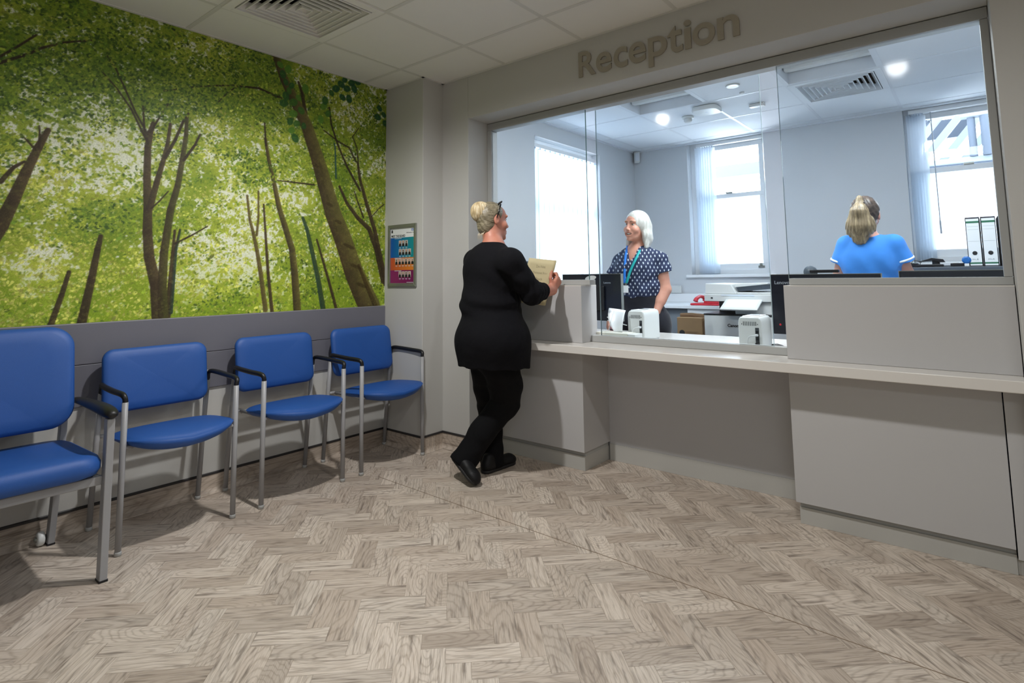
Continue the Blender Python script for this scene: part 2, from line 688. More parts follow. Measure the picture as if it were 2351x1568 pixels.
# ------------------------------------------------------------------ lobby ceiling: lay-in tiles on a T-bar grid
GX, GY, T = -2.961, 1.847, 0.6
ceil = bx('ceiling', (-3.6, 1.8, -2.7, 3.14, ZC + 0.22, ZC + 0.34), M['tile'], kind='structure')
VENT = (0, -1)
for i in range(-1, 8):
    for j in range(-8, 2):
        x0, y0 = GX + i * T, GY + j * T
        x1, y1 = min(x0 + T, 1.6), min(y0 + T, WALLY)
        x0, y0 = max(x0, WALLX), max(y0, -2.5)
        if x1 - x0 < 0.03 or y1 - y0 < 0.03 or (i, j) == VENT:
            continue
        bx('ceiling_tile', (x0 + 0.009, x1 - 0.009, y0 + 0.009, y1 - 0.009, ZC + 0.001, ZC + 0.016), M['tile'], ceil)
for i in range(0, 8):
    x = GX + i * T
    bx('grid_bar', (x - 0.012, x + 0.012, -2.5, WALLY, ZC - 0.0005, ZC + 0.004), M['tbar'], ceil)
for j in range(-7, 2):
    y = GY + j * T
    bx('grid_bar', (WALLX, 1.6, y - 0.012, y + 0.012, ZC - 0.001, ZC + 0.0035), M['tbar'], ceil)
for d in ((WALLX, WALLX + 0.02, -2.5, 2.66), (WALLX, -2.97 + 0.02, 2.64, 2.66), (-2.97, -2.95, 2.64, WALLY), (-2.97, 1.6, WALLY - 0.02, WALLY)):
    bx('edge_trim', (*d, ZC - 0.0025, ZC + 0.004), M['tbar'], ceil)


def diffuser(name, label, x0, x1, y0, y1, z, m, rings=7):
    cx, cy = (x0 + x1) / 2, (y0 + y1) / 2
    w = (x1 - x0) / 2
    t = thing(name, label, 'air vent', (cx, cy, z))
    f = MB()
    wi = w - 0.05
    for s in (-1, 1):
        f.box(-w + .004, w - .004, s * (w - .004), s * wi, -0.006, 0.004)
        f.box(s * (w - .004), s * wi, -wi, wi, -0.006, 0.004)
    ob('frame', f, m, t, bevel=0.002)
    bxm = MB()
    for s in (-1, 1):
        bxm.box(-wi, wi, s * wi, s * (wi + 0.004), 0.0, 0.16)
        bxm.box(s * wi, s * (wi + 0.004), -wi, wi, 0.0, 0.16)
    bxm.box(-wi, wi, -wi, wi, 0.16, 0.165)
    ob('duct_box', bxm, mat('duct_dark', 0x2E2E2E, 0.8), t)
    for k in range(rings):
        a = wi * (1 - k / rings) - 0.004          # outer (lower) half size
        b = a - wi / rings * 0.95                 # inner (upper) half size
        b = max(b, 0.004)
        zl, zh = -0.004 + 0.0 * k, 0.036
        mb = MB()
        q = [(-1, -1), (1, -1), (1, 1), (-1, 1)]
        lo = [Vector((sx * a, sy * a, zl)) for sx, sy in q]
        hi = [Vector((sx * b, sy * b, zh)) for sx, sy in q]
        th = Vector((0, 0, 0.003))
        vs = lo + hi + [v + th for v in lo] + [v + th for v in hi]
        fs = []
        for i in range(4):
            j = (i + 1) % 4
            fs += [(i, j, 4 + j, 4 + i), (8 + i, 12 + i, 12 + j, 8 + j), (i, 8 + i, 8 + j, j), (4 + i, 4 + j, 12 + j, 12 + i)]
        if k == rings - 1:
            fs += [(4, 5, 6, 7)]
        mb.add(vs, fs)
        for sg in (-1, 1):
            mb.box(-a, a, sg * a, sg * (a - .004), zl - .007, zl + .001)
            mb.box(sg * a, sg * (a - .004), -a + .004, a - .004, zl - .007, zl + .001)
        ob('louvre_ring', mb, m, t, recalc=False)
    return t


x0, y0 = GX + VENT[0] * T, GY + VENT[1] * T
diffuser('air_vent', 'square white four way air vent above the blue chairs, dark between its blades', x0, x0 + T, y0, y0 + T, ZC, M['tile'])

# ------------------------------------------------------------------ office shell
OLX, OBY, ORX, OFY = -3.022, 5.967, 1.3, 3.30
# left wall with window_2 opening: y 4.04..5.18, z 1.10..2.44
def wall_holes(name, axis, pos, thick, u0, u1, z0, z1, holes, m):
    """wall slab perpendicular to axis, with rectangular holes (u0,u1,z0,z1) sorted by u"""
    mb = MB()

    def b(a, c, za, zc):
        if c - a < 1e-4 or zc - za < 1e-4:
            return
        if axis == 'x':
            mb.box(pos, pos + thick, a, c, za, zc)
        else:
            mb.box(a, c, pos, pos + thick, za, zc)
    u = u0
    for h in holes:
        b(u, h[0], z0, z1)
        b(h[0], h[1], z0, h[2])
        b(h[0], h[1], h[3], z1)
        u = h[1]
    b(u, u1, z0, z1)
    return ob(name, mb, m, kind='structure')


W2 = (4.04, 5.185, 1.03, 2.437)
W3 = (-2.385, -1.588, 1.165, 2.60)
W4 = (-0.425, 0.42, 1.245, 2.60)
wall_holes('wall_office_left', 'x', OLX, -0.22, 3.0, 6.2, 0, 2.70, [W2], M['office_wall'])
wall_holes('wall_office_back', 'y', OBY, 0.22, -3.3, 1.6, 0, 2.70, [W3, W4], M['office_wall'])
bx('wall_office_right', (ORX, ORX + 0.2, 3.1, 6.1, 0, 2.70), M['office_wall'], kind='structure')
# plastered office face of the front wall
wof = MB()
wof.box(OLX, OX0, 3.135, 3.147, 0, 2.70)
wof.box(OX1, ORX, 3.135, 3.147, 0, 2.70)
wof.box(OX0, OX1, 3.135, 3.147, OZ1, 2.70)
ob('wall_office_front', wof, M['office_wall'], kind='structure')
bx('baseboard_office', (OLX, ORX, OBY - 0.015, OBY, 0, 0.12), M['white_paint'], kind='structure')

ceil2 = bx('ceiling.001', (OLX - 0.3, ORX + 0.3, 3.147, 6.2, ZC + 0.22, ZC + 0.3), M['office_tile'], kind='structure')
GX2, GY2, T2 = -2.26, 4.592, 0.612
OVENT, TROF = [(2, 0)], [(0, -1), (2, -1)]
for i in range(-2, 7):
    for j in range(-3, 3):
        x0, y0 = GX2 + i * T2, GY2 + j * T2
        x1, y1 = min(x0 + T2, ORX), min(y0 + T2, OBY)
        x0, y0 = max(x0, OLX), max(y0, 3.147)
        if x1 - x0 < 0.03 or y1 - y0 < 0.03 or (i, j) in OVENT + TROF:
            continue
        bx('ceiling_tile', (x0 + 0.009, x1 - 0.009, y0 + 0.009, y1 - 0.009, ZC + 0.001, ZC + 0.016), M['office_tile'], ceil2)
for i in range(-1, 6):
    x = GX2 + i * T2
    bx('grid_bar', (x - 0.012, x + 0.012, 3.147, OBY, ZC - 0.0005, ZC + 0.004), M['office_tbar'], ceil2)
for j in range(-2, 3):
    y = GY2 + j * T2
    bx('grid_bar', (OLX, ORX, y - 0.012, y + 0.012, ZC - 0.001, ZC + 0.0035), M['office_tbar'], ceil2)
for d in ((OLX, ORX, OBY - 0.03, OBY), (OLX, OLX + 0.03, 3.147, OBY)):
    bx('edge_trim', (*d, ZC - 0.012, ZC + 0.004), M['office_tbar'], ceil2)
x0, y0 = GX2 + 2 * T2, GY2
diffuser('air_vent', 'square white air vent in the office ceiling near the nurse', x0, x0 + T2, y0, y0 + T2, ZC, M['office_tile'])
for (i, j), lab in zip(TROF, ('recessed ceiling light, unlit, above the woman in the dotted blouse', 'recessed ceiling light, unlit, beside the office air vent')):
    x0, y0 = GX2 + i * T2, GY2 + j * T2
    t = thing('recessed_ceiling_light', lab, 'ceiling light', (x0 + T2 / 2, y0 + T2 / 2, ZC), group='recessed office ceiling lights')
    a = T2 / 2 - 0.012
    mb = MB()
    for s in (-1, 1):
        mb.box(-a, a, s * a, s * (a - 0.012), 0, 0.10)
        mb.box(s * a, s * (a - 0.012), -a + .012, a - .012, 0, 0.10)
    mb.box(-a, a, -a, a, 0.10, 0.105)
    ob('housing', mb, M['office_tbar'], t)
    ob('diffuser_panel', MB().box(-a + .02, a - .02, -a + .02, a - .02, 0.088, 0.098), M['office_tile'], t)
    ob('lamp_bar', MB().box(-a + .02, a - .02, 0.10, 0.16, 0.05, 0.088), M['white'], t, bevel=0.008)


# ------------------------------------------------------------------ windows
def sash_window(name, x0, x1, z0, z1, meet, lower_mat):
    """box sash in the back wall, frame set in the reveal"""
    y = OBY + 0.10
    f = 0.05
    root = MB()
    root.box(x0, x0 + f, y, y + 0.09, z0 + 0.05, z1 - f)
    root.box(x1 - f, x1, y, y + 0.09, z0 + 0.05, z1 - f)
    root.box(x0, x1, y, y + 0.09, z1 - f, z1)
    root.box(x0, x1, y, y + 0.09, z0, z0 + 0.05)
    w = ob(name, root, M['white_paint'], kind='structure', bevel=0.003)
    # upper sash (outer), lower sash (inner)
    g = 0.045
    for nm, za, zb, yy, mm in (('upper_sash', meet - 0.02, z1 - f, y + 0.05, M['win_glass']), ('lower_sash', z0 + 0.05, meet + 0.03, y + 0.01, lower_mat)):
        mb = MB()
        zl = za + (0.06 if nm == 'lower_sash' else 0.04)
        mb.box(x0 + f, x0 + f + g, yy, yy + 0.04, zl, zb - 0.045)
        mb.box(x1 - f - g, x1 - f, yy, yy + 0.04, zl, zb - 0.045)
        mb.box(x0 + f, x1 - f, yy, yy + 0.04, zb - 0.045, zb)
        mb.box(x0 + f, x1 - f, yy, yy + 0.04, za, za + (0.06 if nm == 'lower_sash' else 0.04))
        s = ob(nm, mb, M['white_paint'], w, bevel=0.003)
        ob('pane', MB().box(x0 + f + g - .004, x1 - f - g + .004, yy + 0.018, yy + 0.022, za + 0.03, zb - 0.03), mm, s)
        if nm == 'lower_sash':
            for fx in (0.14, 0.86):
                xx = x0 + (x1 - x0) * fx
                l = MB().box(xx - 0.03, xx + 0.03, yy - 0.012, yy, za + 0.012, za + 0.035)
                l.box(xx - 0.012, xx + 0.012, yy - 0.03, yy - 0.01, za + 0.035, za + 0.06)
                ob('sash_lift', l, M['steel'], s, bevel=0.002)
    xm = (x0 + x1) / 2
    ob('sash_catch', MB().box(xm - 0.035, xm + 0.035, y - 0.005, y + 0.04, meet + 0.03, meet + 0.045), M['steel'], w, bevel=0.003)
    ob('window_board', MB().box(x0 - 0.05, x1 + 0.05, OBY - 0.045, y, z0 - 0.03, z0), M['white_paint'], w, bevel=0.006)
    return w


sash_window('window_3', *W3[:2], W3[2], W3[3], 1.985, M['frost'])
sash_window('window_4', *W4[:2], W4[2], W4[3], 2.03, M['frost'])
# window in the left office wall (behind closed vertical blinds)
xw = OLX - 0.14
w2 = MB()
w2.box(xw, xw + 0.05, W2[0], W2[0] + .06, W2[2] + .06, W2[3] - .06)
w2.box(xw, xw + 0.05, W2[1] - .06, W2[1], W2[2] + .06, W2[3] - .06)
w2.box(xw, xw + 0.05, W2[0], W2[1], W2[3] - .06, W2[3])
w2.box(xw, xw + 0.05, W2[0], W2[1], W2[2], W2[2] + .06)
w2.box(xw, xw + 0.05, W2[0] + .06, W2[1] - .06, 1.78, 1.83)
w2 = ob('window_2', w2, M['white_paint'], kind='structure', bevel=0.003)
ob('pane', MB().box(xw + .02, xw + .024, W2[0] + .05, W2[1] - .05, W2[2] + .05, 1.79), M['win_glass'], w2)
ob('pane', MB().box(xw + .02, xw + .024, W2[0] + .05, W2[1] - .05, 1.82, W2[3] - .05), M['win_glass'], w2)
ob('window_board', MB().box(OLX - 0.1, OLX + 0.03, W2[0] - .03, W2[1] + .03, W2[2] - .03, W2[2]), M['white_paint'], w2)


def blind(name, label, axis, pos, u0, u1, z0, z1, n, ang, width=0.089, sheet=None, track=None):
    """vertical blind: head track, hanging slats; axis is the direction the track runs"""
    c = (pos, (u0 + u1) / 2, z1) if axis == 'y' else ((u0 + u1) / 2, pos, z1)
    t = thing(name, label, 'blind', c)
    L = (u1 - u0) / 2
    ta, tb = track if track else (-L, L)
    ob('head_track', MB().box(*((-.02, .02, ta, tb) if axis == 'y' else (ta, tb, -.02, .02)), -.035, 0), M['white_paint'], t, bevel=0.003)
    for k in range(n):
        u = -L + 2 * L * (k + .5) / n
        a = ang + RNG.uniform(-.06, .06)
        cv = MB()
        hw = width / 2
        segs = 5
        pts = []
        for s in range(segs + 1):
            q = -hw + width * s / segs
            bow = 0.006 * (1 - (2 * s / segs - 1) ** 2)
            if axis == 'y':
                d, nn = Vector((math.sin(a), math.cos(a), 0)), Vector((math.cos(a), -math.sin(a), 0))
                base = Vector((0, u, 0))
            else:
                d, nn = Vector((math.cos(a), math.sin(a), 0)), Vector((-math.sin(a), math.cos(a), 0))
                base = Vector((u, 0, 0))
            pts.append(base + d * q + nn * bow)
        vs = [p + Vector((0, 0, -.045)) for p in pts] + [p + Vector((0, 0, z0 - z1)) for p in pts]
        cv.add(vs, [(i, i + 1, segs + 2 + i, segs + 1 + i) for i in range(segs)])
        cv.box(base.x - .006, base.x + .006, base.y - .006, base.y + .006, -.05, -.03)
        ob('slat', cv, sheet or M['blind'], t, smooth=True, recalc=False)
    return t


blind('vertical_blind', 'wide closed white vertical blind at the left office window', 'y', OLX - 0.035, W2[0] + .01, W2[1] - .02, W2[2] + .01, W2[3] - .06, 14, 0.25)
blind('vertical_blind', 'white vertical blind drawn to the left of the middle office window', 'x', OBY + 0.05, W3[0] + .09, W3[0] + .27, W3[2] + .01, 2.575, 7, 1.15, track=(-.09, .62), sheet=M['blind_light'])
t = blind('vertical_blind', 'white vertical blind stacked at the left of the window behind the nurse', 'x', OBY + 0.05, W4[0] + .03, W4[0] + .15, W4[2] + .01, 2.575, 6, 1.2, track=(-.05, .70), sheet=M['blind_light'])
wx = at(2135, 250, y=OBY + .03).x - t.location.x
ob('control_wand', MB().tube([(wx, -.02, -.04), (wx + .003, -.022, -.98)], 0.004, 8).tube([(wx + .003, -.022, -.98), (wx + .004, -.022, -1.09)], 0.007, 8), mat('wand_grey', 0xA9AFB8, 0.4), t)

# what stands outside the right-hand window (overexposed)
oc = mat('outside_dark_steel', 0x3B434F, 0.7)
ow = mat('outside_grey_paint', 0x5E666F, 0.8)
ob_ = MB().box(-0.55, 1.2, 7.25, 7.35, 1.55, 2.36)
bld = thing('outside_wall', 'pale parapet wall with a coping outside the window behind the nurse', 'wall', (0.3, 7.9, 0))
ob('wall_face', MB().box(-1.1, 1.3, -.1, .1, 0, 2.33), oc, bld)
ob('coping', MB().box(-1.1, 1.3, -.14, .14, 2.33, 2.39), ow, bld, bevel=0.01)
pp = at(2268, 300, y=7.75)
dp = thing('drainpipe', 'grey drainpipe with a bracket outside the window behind the nurse', 'pipe', (pp.x, 7.75, 2.39))
ob('pipe', MB().tube([(0, 0, 0), (0, 0, 1.4)], 0.06, 14), oc, dp, smooth=True)
ob('pipe', MB().tube([(-.13, 0.02, 0), (-.13, 0.02, 1.4)], 0.035, 12), oc, dp, smooth=True)
ob('bracket', MB().box(-.22, .1, -.06, .08, .42, .47), ow, dp, bevel=0.004)
lp = at(2245, 270, y=8.2)
lv = thing('louvre_screen', 'white slanted louvre screen high outside the right window', 'louvre', (lp.x, 8.2, lp.z))
for k in range(7):
    q = MB()
    Mx = Matrix.Rotation(math.radians(-52), 4, 'Y') @ Matrix.Translation((0, 0, (k - 3) * .16))
    q.box(-.75, .75, -.02, .06, -.035, .035, M=Mx)
    ob('louvre_blade', q, ow, lv)
q = MB().box(-1.0, -.86, -.1, .1, -.75, 1.1)
ob('post', q, oc, lv)
bp = at(2150, 298, y=8.6)
bm_ = thing('outside_beam', 'bluish bolted steel beam high outside the right window', 'beam', (bp.x, 8.6, bp.z))
ob('beam', MB().box(-.52, .36, -.06, .06, -.13, .10), oc, bm_, bevel=.006)
for k in range(3):
    ob('bolt', MB().lathe([(.03, 0), (.03, .05)], (-.4 + .35 * k, -.06, .11), 8), ow, bm_)
ob('upright', MB().box(-.28, -.06, .06, .16, 0.1, 1.3), oc, bm_)
# rail outside the middle window
bp = at(1690, 392, y=7.4)
bm2 = thing('outside_beam', 'pale horizontal rail outside the middle office window', 'beam', (bp.x, 7.4, bp.z))
ob('beam', MB().box(-.8, .75, -.05, .05, -.075, .075), mat('outside_pale_blue', 0x535C64, 0.7), bm2)
ob('post', MB().box(.36, .62, .05, .15, -1.6, 1.1), mat('outside_pale_blue2', 0x535C64, 0.7), bm2)

# ------------------------------------------------------------------ reception counter
F0 = 3.0                                   # face of the cabinets
cb = thing('counter_cabinet', 'pale grey counter base cabinet standing behind the woman in black', 'cabinet', (-2.309, F0, 0))
ob('body', MB().box(-.404 + .002, .404 - .004, 0, .33, .112, .712), M['lam'], cb, bevel=0.0015)
ob('plinth', MB().box(-.404 + .002, .404 - .015, .022, .33, 0, .085), M['plinth'], cb, bevel=0.001)
ob('shadow_gap', MB().box(-.404 + .002, .39, .03, .30, .085, .112), M['frame'], cb)
cb = thing('counter_cabinet', 'wide pale grey counter base cabinet at the right, below the bank of monitors', 'cabinet', (-.32, F0, 0))
ob('panel', MB().box(-.425, .353, 0, .33, .10, .712), M['lam'], cb, bevel=0.0015)
ob('end_panel', MB().box(.357, .425, -.012, .30, .07, .712), M['lam'], cb, bevel=0.0015)
ob('plinth', MB().box(-.415, .353, .022, .33, 0, .075), M['plinth'], cb, bevel=0.001)
ob('plinth', MB().box(.353, .425, .03, .30, 0, .06), M['plinth'], cb, bevel=0.001)
ob('shadow_gap', MB().box(-.413, .353, .03, .30, .075, .10), M['frame'], cb)
kp = thing('knee_panel', 'recessed grey back panel of the knee space under the counter shelf', 'panel', (-1.325, 3.305, 0))
bx('trim_3', (OX0, OX1, 3.332, 3.345, 0, .712), M['lam'], kind='structure')
ob('panel', MB().box(-.5833, .579, 0, .02, .1015, .712), mat('laminate_mid_grey', 0xBEBEC1, 0.45, var=.012), kp)
ob('plinth', MB().box(-.5833, .579, -.004, .02, 0, .101), M['plinth'], kp, bevel=0.001)

WT = 0.76
sh = thing('counter_shelf', 'long white solid surface counter shelf running under the reception screen', 'counter', (-1.303, 2.86, WT))
ob('worktop', MB().box(-1.408, 1.408, 0, 1.0, -.046, 0), M['shelf'], sh, bevel=0.004, seg=3)
for lab, xa, xb in (('pale grey raised counter front beside the woman in black', OX0 + .003, -1.905), ('pale grey raised counter front at the right, hiding the monitors', -.745, OX1 - .003)):
    r = thing('counter_riser', lab, 'counter', ((xa + xb) / 2, F0, WT), group=None)
    h = (xb - xa) / 2
    ob('front', MB().box(-h, h, 0, .18, .0006, .3455), M['lam'], r, bevel=0.0015)
    ob('top_cap', MB().box(-h, h, .0, .18, .3455, .3505), M['shelf'], r, bevel=0.001)

# ------------------------------------------------------------------ glazed reception screen
FYs = 3.05
fw = .038
w1 = ob('window_1', MB().box(OX0 + .001, OX1 - .002, FYs, FYs + .07, 2.228, OZ1 - .004), M['frame'], kind='structure', bevel=0.003)
for d in ((OX0 + .001, OX0 + fw, 1.1445, 2.2275), (OX1 - .030, OX1 - .002, 1.1445, 2.2275), (OX0 + .001, -1.872, 1.111, 1.144), (-.73, OX1 - .002, 1.111, 1.144)):
    ob('frame_rail', MB().box(d[0], d[1], FYs, FYs + .07, d[2], d[3]), M['frame'], w1, bevel=0.003)
ob('frame_rail', MB().box(-1.903, -.748, 3.10, 3.16, WT + .0006, WT + .04), M['frame'], w1, bevel=0.003)
for nm, xa, xb, ya, za in (('pane', OX0 + .03, -1.884, 3.062, 1.14), ('pane', -1.845, -.838, 3.125, .80), ('pane', -.732, OX1 - .02, 3.062, 1.14)):
    gp = ob(nm, MB().box(xa, xb, ya, ya + .010, za, 2.24), M['glass'], w1)
    e = MB()
    if xa > -2.5:
        e.box(xa - .0012, xa, ya, ya + .010, za, 2.23)
    if xb < 0:
        e.box(xb, xb + .0012, ya, ya + .010, za, 2.23)
    ob('polished_edge', e, M['glass_edge'] if xa < -2.5 else M['glass_edge_pale'], gp)

# ------------------------------------------------------------------ raised lettering
def text_mesh(s, size, ext, mtl, bold=0.0, align='CENTER', res=6):
    c = bpy.data.curves.new('t', 'FONT')
    c.body = s
    c.size = size
    c.extrude = ext
    c.offset = bold
    c.align_x = align
    c.resolution_u = res
    o = bpy.data.objects.new('t', c)
    COL.objects.link(o)
    dg = bpy.context.evaluated_depsgraph_get()
    me = bpy.data.meshes.new_from_object(o.evaluated_get(dg))
    bpy.data.objects.remove(o)
    me.materials.clear()
    me.materials.append(mtl)
    return me


def text_obj(name, s, size, mtl, Mx, parent=None, ext=0.0004, bold=0.0, fitw=None, fith=None, align='CENTER'):
    me = text_mesh(s, size, ext, mtl, bold, align)
    xs = [v.co.x for v in me.vertices]
    ys = [v.co.y for v in me.vertices]
    if fitw or fith:
        sx = fitw / (max(xs) - min(xs)) if fitw else 1
        sy = fith / (max(ys) - min(ys)) if fith else (sx if fitw else 1)
        if not fitw:
            sx = sy
        cx, cy = (max(xs) + min(xs)) / 2, (max(ys) + min(ys)) / 2
        for v in me.vertices:
            v.co.x = (v.co.x - cx) * sx
            v.co.y = (v.co.y - cy) * sy
    me.transform(Mx)
    me.name = name
    o = bpy.data.objects.new(name, me)
    COL.objects.link(o)
    if parent:
        o.parent = parent
    return o


RX = Matrix.Rotation(math.pi / 2, 4, 'X')       # text standing up, facing -y
sg = thing('reception_sign', 'raised metal letters reading Reception on the wall above the screen', 'sign', (-1.311, WALLY, 2.357))
base = 2.357
for ch, xa, xb, za, zb in (('R', -1.784, -1.667, 2.357, 2.511), ('e', -1.662, -1.560, 2.352, 2.472), ('c', -1.545, -1.458, 2.352, 2.472), ('e', -1.449, -1.345, 2.352, 2.472),
                           ('p', -1.330, -1.220, 2.309, 2.472), ('t', -1.216, -1.132, 2.352, 2.500), ('i', -1.123, -1.084, 2.355, 2.512), ('o', -1.077, -.960, 2.352, 2.472), ('n', -.948, -.838, 2.355, 2.472)):
    Mx = Matrix.Translation(((xa + xb) / 2 + 1.311, -.006, (za + zb) / 2 - base)) @ RX
    text_obj('letter', ch, .2, M['sign'], Mx, sg, ext=.005, bold=.003, fitw=xb - xa, fith=zb - za)
# ------------------------------------------------------------------ waiting chairs (local +x is the front)


def rounded_pad(w, h, r, th, bow=0.0, lean=0.0, n=8, puff=0.012):
    """upholstered back pad, centred, width along y, height along z, bowed and leaning"""
    hw, hh = w / 2, h / 2
    ring = []
    for cx, cy, a0 in ((hw - r, hh - r, 0), (-hw + r, hh - r, 90), (-hw + r, -hh + r, 180), (hw - r, -hh + r, 270)):
        for k in range(n + 1):
            a = math.radians(a0 + 90 * k / n)
            ring.append((cx + r * math.cos(a), cy + r * math.sin(a)))
    m = len(ring)
    lay = [(0.0, th / 2 + puff), (0.35, th / 2 + puff * .95), (0.7, th / 2 + puff * .75), (0.9, th / 2 + puff * .35), (0.97, th / 2 * .8), (1.0, th / 2 * .3), (1.0, -th / 2 * .3), (0.97, -th / 2 * .8), (0.9, -th / 2), (0.5, -th / 2), (0.0, -th / 2)]
    mb = MB()
    vs = []
    for s, x in lay:
        for y, z in ring:
            yy, zz = y * s, z * s
            if s > .85:
                k = 1 - (1 - s) * .02 / max(hw, hh) / max(1 - s, 1e-6) if s < 1 else 1
            vs.append((x + bow * (yy / hw) ** 2 - lean * zz, yy, zz))
    fs = []
    for i in range(len(lay) - 1):
        for k in range(m):
            k2 = (k + 1) % m
            fs.append((i * m + k, i * m + k2, (i + 1) * m + k2, (i + 1) * m + k))
    mb.add(vs, fs)
    return mb


def seat_pad(hd, hw, dome, belly, frontbow, ex=3.2, n=56, edge=.18):
    mb = MB()
    lay = [0.02, .3, .55, .75, .88, .96, 1.0]
    rings = []
    for top in (1, 0):
        for s in (lay if top else lay[::-1]):
            row = []
            for k in range(n):
                a = 2 * math.pi * k / n
                c, sn = math.cos(a), math.sin(a)
                x = abs(c) ** (2 / ex) * (1 if c > 0 else -1) * hd * s
                y = abs(sn) ** (2 / ex) * (1 if sn > 0 else -1) * hw * s
                u = min(abs(y) / hw, 1)
                xx = x + (frontbow * (1 - u * u) * (x / hd) if x > 0 else 0)
                ed = math.sqrt(max(0, 1 - s ** 4))
                if top:
                    z = dome * ed + .012 * (x / hd) - (.020 * max(0, x / hd) ** 3) * (1 - u)
                else:
                    z = -belly * (edge + (1 - edge) * (1 - u ** 2.4)) * math.sqrt(max(0, 1 - s ** 5)) + .012 * (x / hd) - (.020 * max(0, x / hd) ** 3) * (1 - u)
                row.append((xx, y, z))
            rings.append(row)
    vs = [p for r in rings for p in r]
    fs = []
    for i in range(len(rings) - 1):
        for k in range(n):
            k2 = (k + 1) % n
            fs.append((i * n + k, i * n + k2, (i + 1) * n + k2, (i + 1) * n + k))
    fs += [tuple(range(n)), tuple((len(rings) - 1) * n + k for k in range(n))]
    mb.add(vs, fs)
    return mb


def arm_curve(pts, n=6):
    """Catmull-Rom through points"""
    P = [Vector(p) for p in pts]
    P = [P[0] * 2 - P[1]] + P + [P[-1] * 2 - P[-2]]
    out = []
    for i in range(1, len(P) - 2):
        for k in range(n):
            t = k / n
            a, b, c, d = P[i - 1], P[i], P[i + 1], P[i + 2]
            out.append(.5 * ((2 * b) + (c - a) * t + (2 * a - 5 * b + 4 * c - d) * t * t + (3 * b - a - 3 * c + d) * t ** 3))
    out.append(P[-2])
    return out


def make_chair(name, label, group):
    t = thing(name, label, 'chair', group=group)
    s = ob('seat', seat_pad(.178, .241, .022, .068, .035, ex=3.8, edge=.45), M['blue_vinyl'], t, smooth=True)
    s.location = (.098, 0, .466)
    b = ob('backrest', rounded_pad(.475, .296, .050, .040, bow=.022, lean=.16), M['blue_vinyl'], t, smooth=True)
    b.location = (-.135, -.010, .692)
    hw = .243
    for sy in (1, -1):
        y = sy * hw
        fl = ob('front_leg', MB().tube([(.207, y, .006), (.203, y, .3), (.200, y, .64)], .0125, 12), M['chair_metal'], t, smooth=True)
        ob('foot_cap', MB().lathe([(.0118, 0), (.0145, .002), (.0145, .014), (.0128, .018)], (.207, y, 0), 12), M['frame'], fl, smooth=True)
        rl = ob('rear_leg', MB().tube([(-.196, y, .006), (-.165, y, .35), (-.132, y, .64)], .0125, 12), M['chair_metal'], t, smooth=True)
        ob('foot_cap', MB().lathe([(.0118, 0), (.0145, .002), (.0145, .014), (.0128, .018)], (-.196, y, 0), 12), M['frame'], rl, smooth=True)
        pts = arm_curve([(.2005, y, .615), (.201, y, .645), (.197, y + sy * .004, .664), (.17, y + sy * .008, .673), (.08, y + sy * .013, .676), (-.04, y + sy * .013, .681), (-.105, y + sy * .006, .682), (-.127, y, .668), (-.131, y, .635)])
        rr = []
        L = len(pts) - 1
        for i, p in enumerate(pts):
            q = i / L
            rr.append(.0112 + .0018 * math.sin(math.pi * min(max((q - .2) / .6, 0), 1)))
        ob('armrest', MB().tube(pts, rr, 12), M['armpad'], t, smooth=True)
        ob('seat_bracket', MB().tube([(.204, y, .445), (.17, y - sy * .045, .438)], .0095, 10), M['chair_metal'], t, smooth=True)
        ob('seat_bracket', MB().tube([(-.17, y, .43), (-.15, y - sy * .05, .435)], .0095, 10), M['chair_metal'], t, smooth=True)
        ob('back_bracket', MB().tube([(-.128, y, .68), (-.128, y - sy * .035, .68)], .008, 8), M['chair_metal'], t, smooth=True)
        ob('seat_rail', MB().tube([(.17, sy * .198, .436), (-.15, sy * .193, .433)], .0095, 10), M['chair_metal'], t, smooth=True)
    ob('cross_rail', MB().tube([(.12, -.2, .428), (.12, .2, .428)], .0095, 10), M['chair_metal'], t, smooth=True)
    ob('cross_rail', MB().tube([(-.13, -.2, .43), (-.13, .2, .43)], .0095, 10), M['chair_metal'], t, smooth=True)
    br = MB()
    br.tube([(-.128, -.21, .68), (-.160, -.10, .675), (-.165, 0, .675), (-.160, .10, .675), (-.128, .21, .68)], .008, 8)
    ob('back_bracket', br, M['chair_metal'], t, smooth=True)
    return t


CX = -3.152
g = 'blue waiting armchairs along the mural wall'
c1 = make_chair('waiting_chair', 'blue vinyl armchair with black arms, next to the tall-backed chair', g)
c1.location = (CX, 1.154, 0)
for y, lab in ((1.785, 'middle blue vinyl armchair of the row of three, under the leaning mural trunk'), (2.400, 'blue vinyl armchair in the corner under the framed poster')):
    c = copy_tree(c1)
    c.location = (CX, y, 0)
    c['label'] = lab

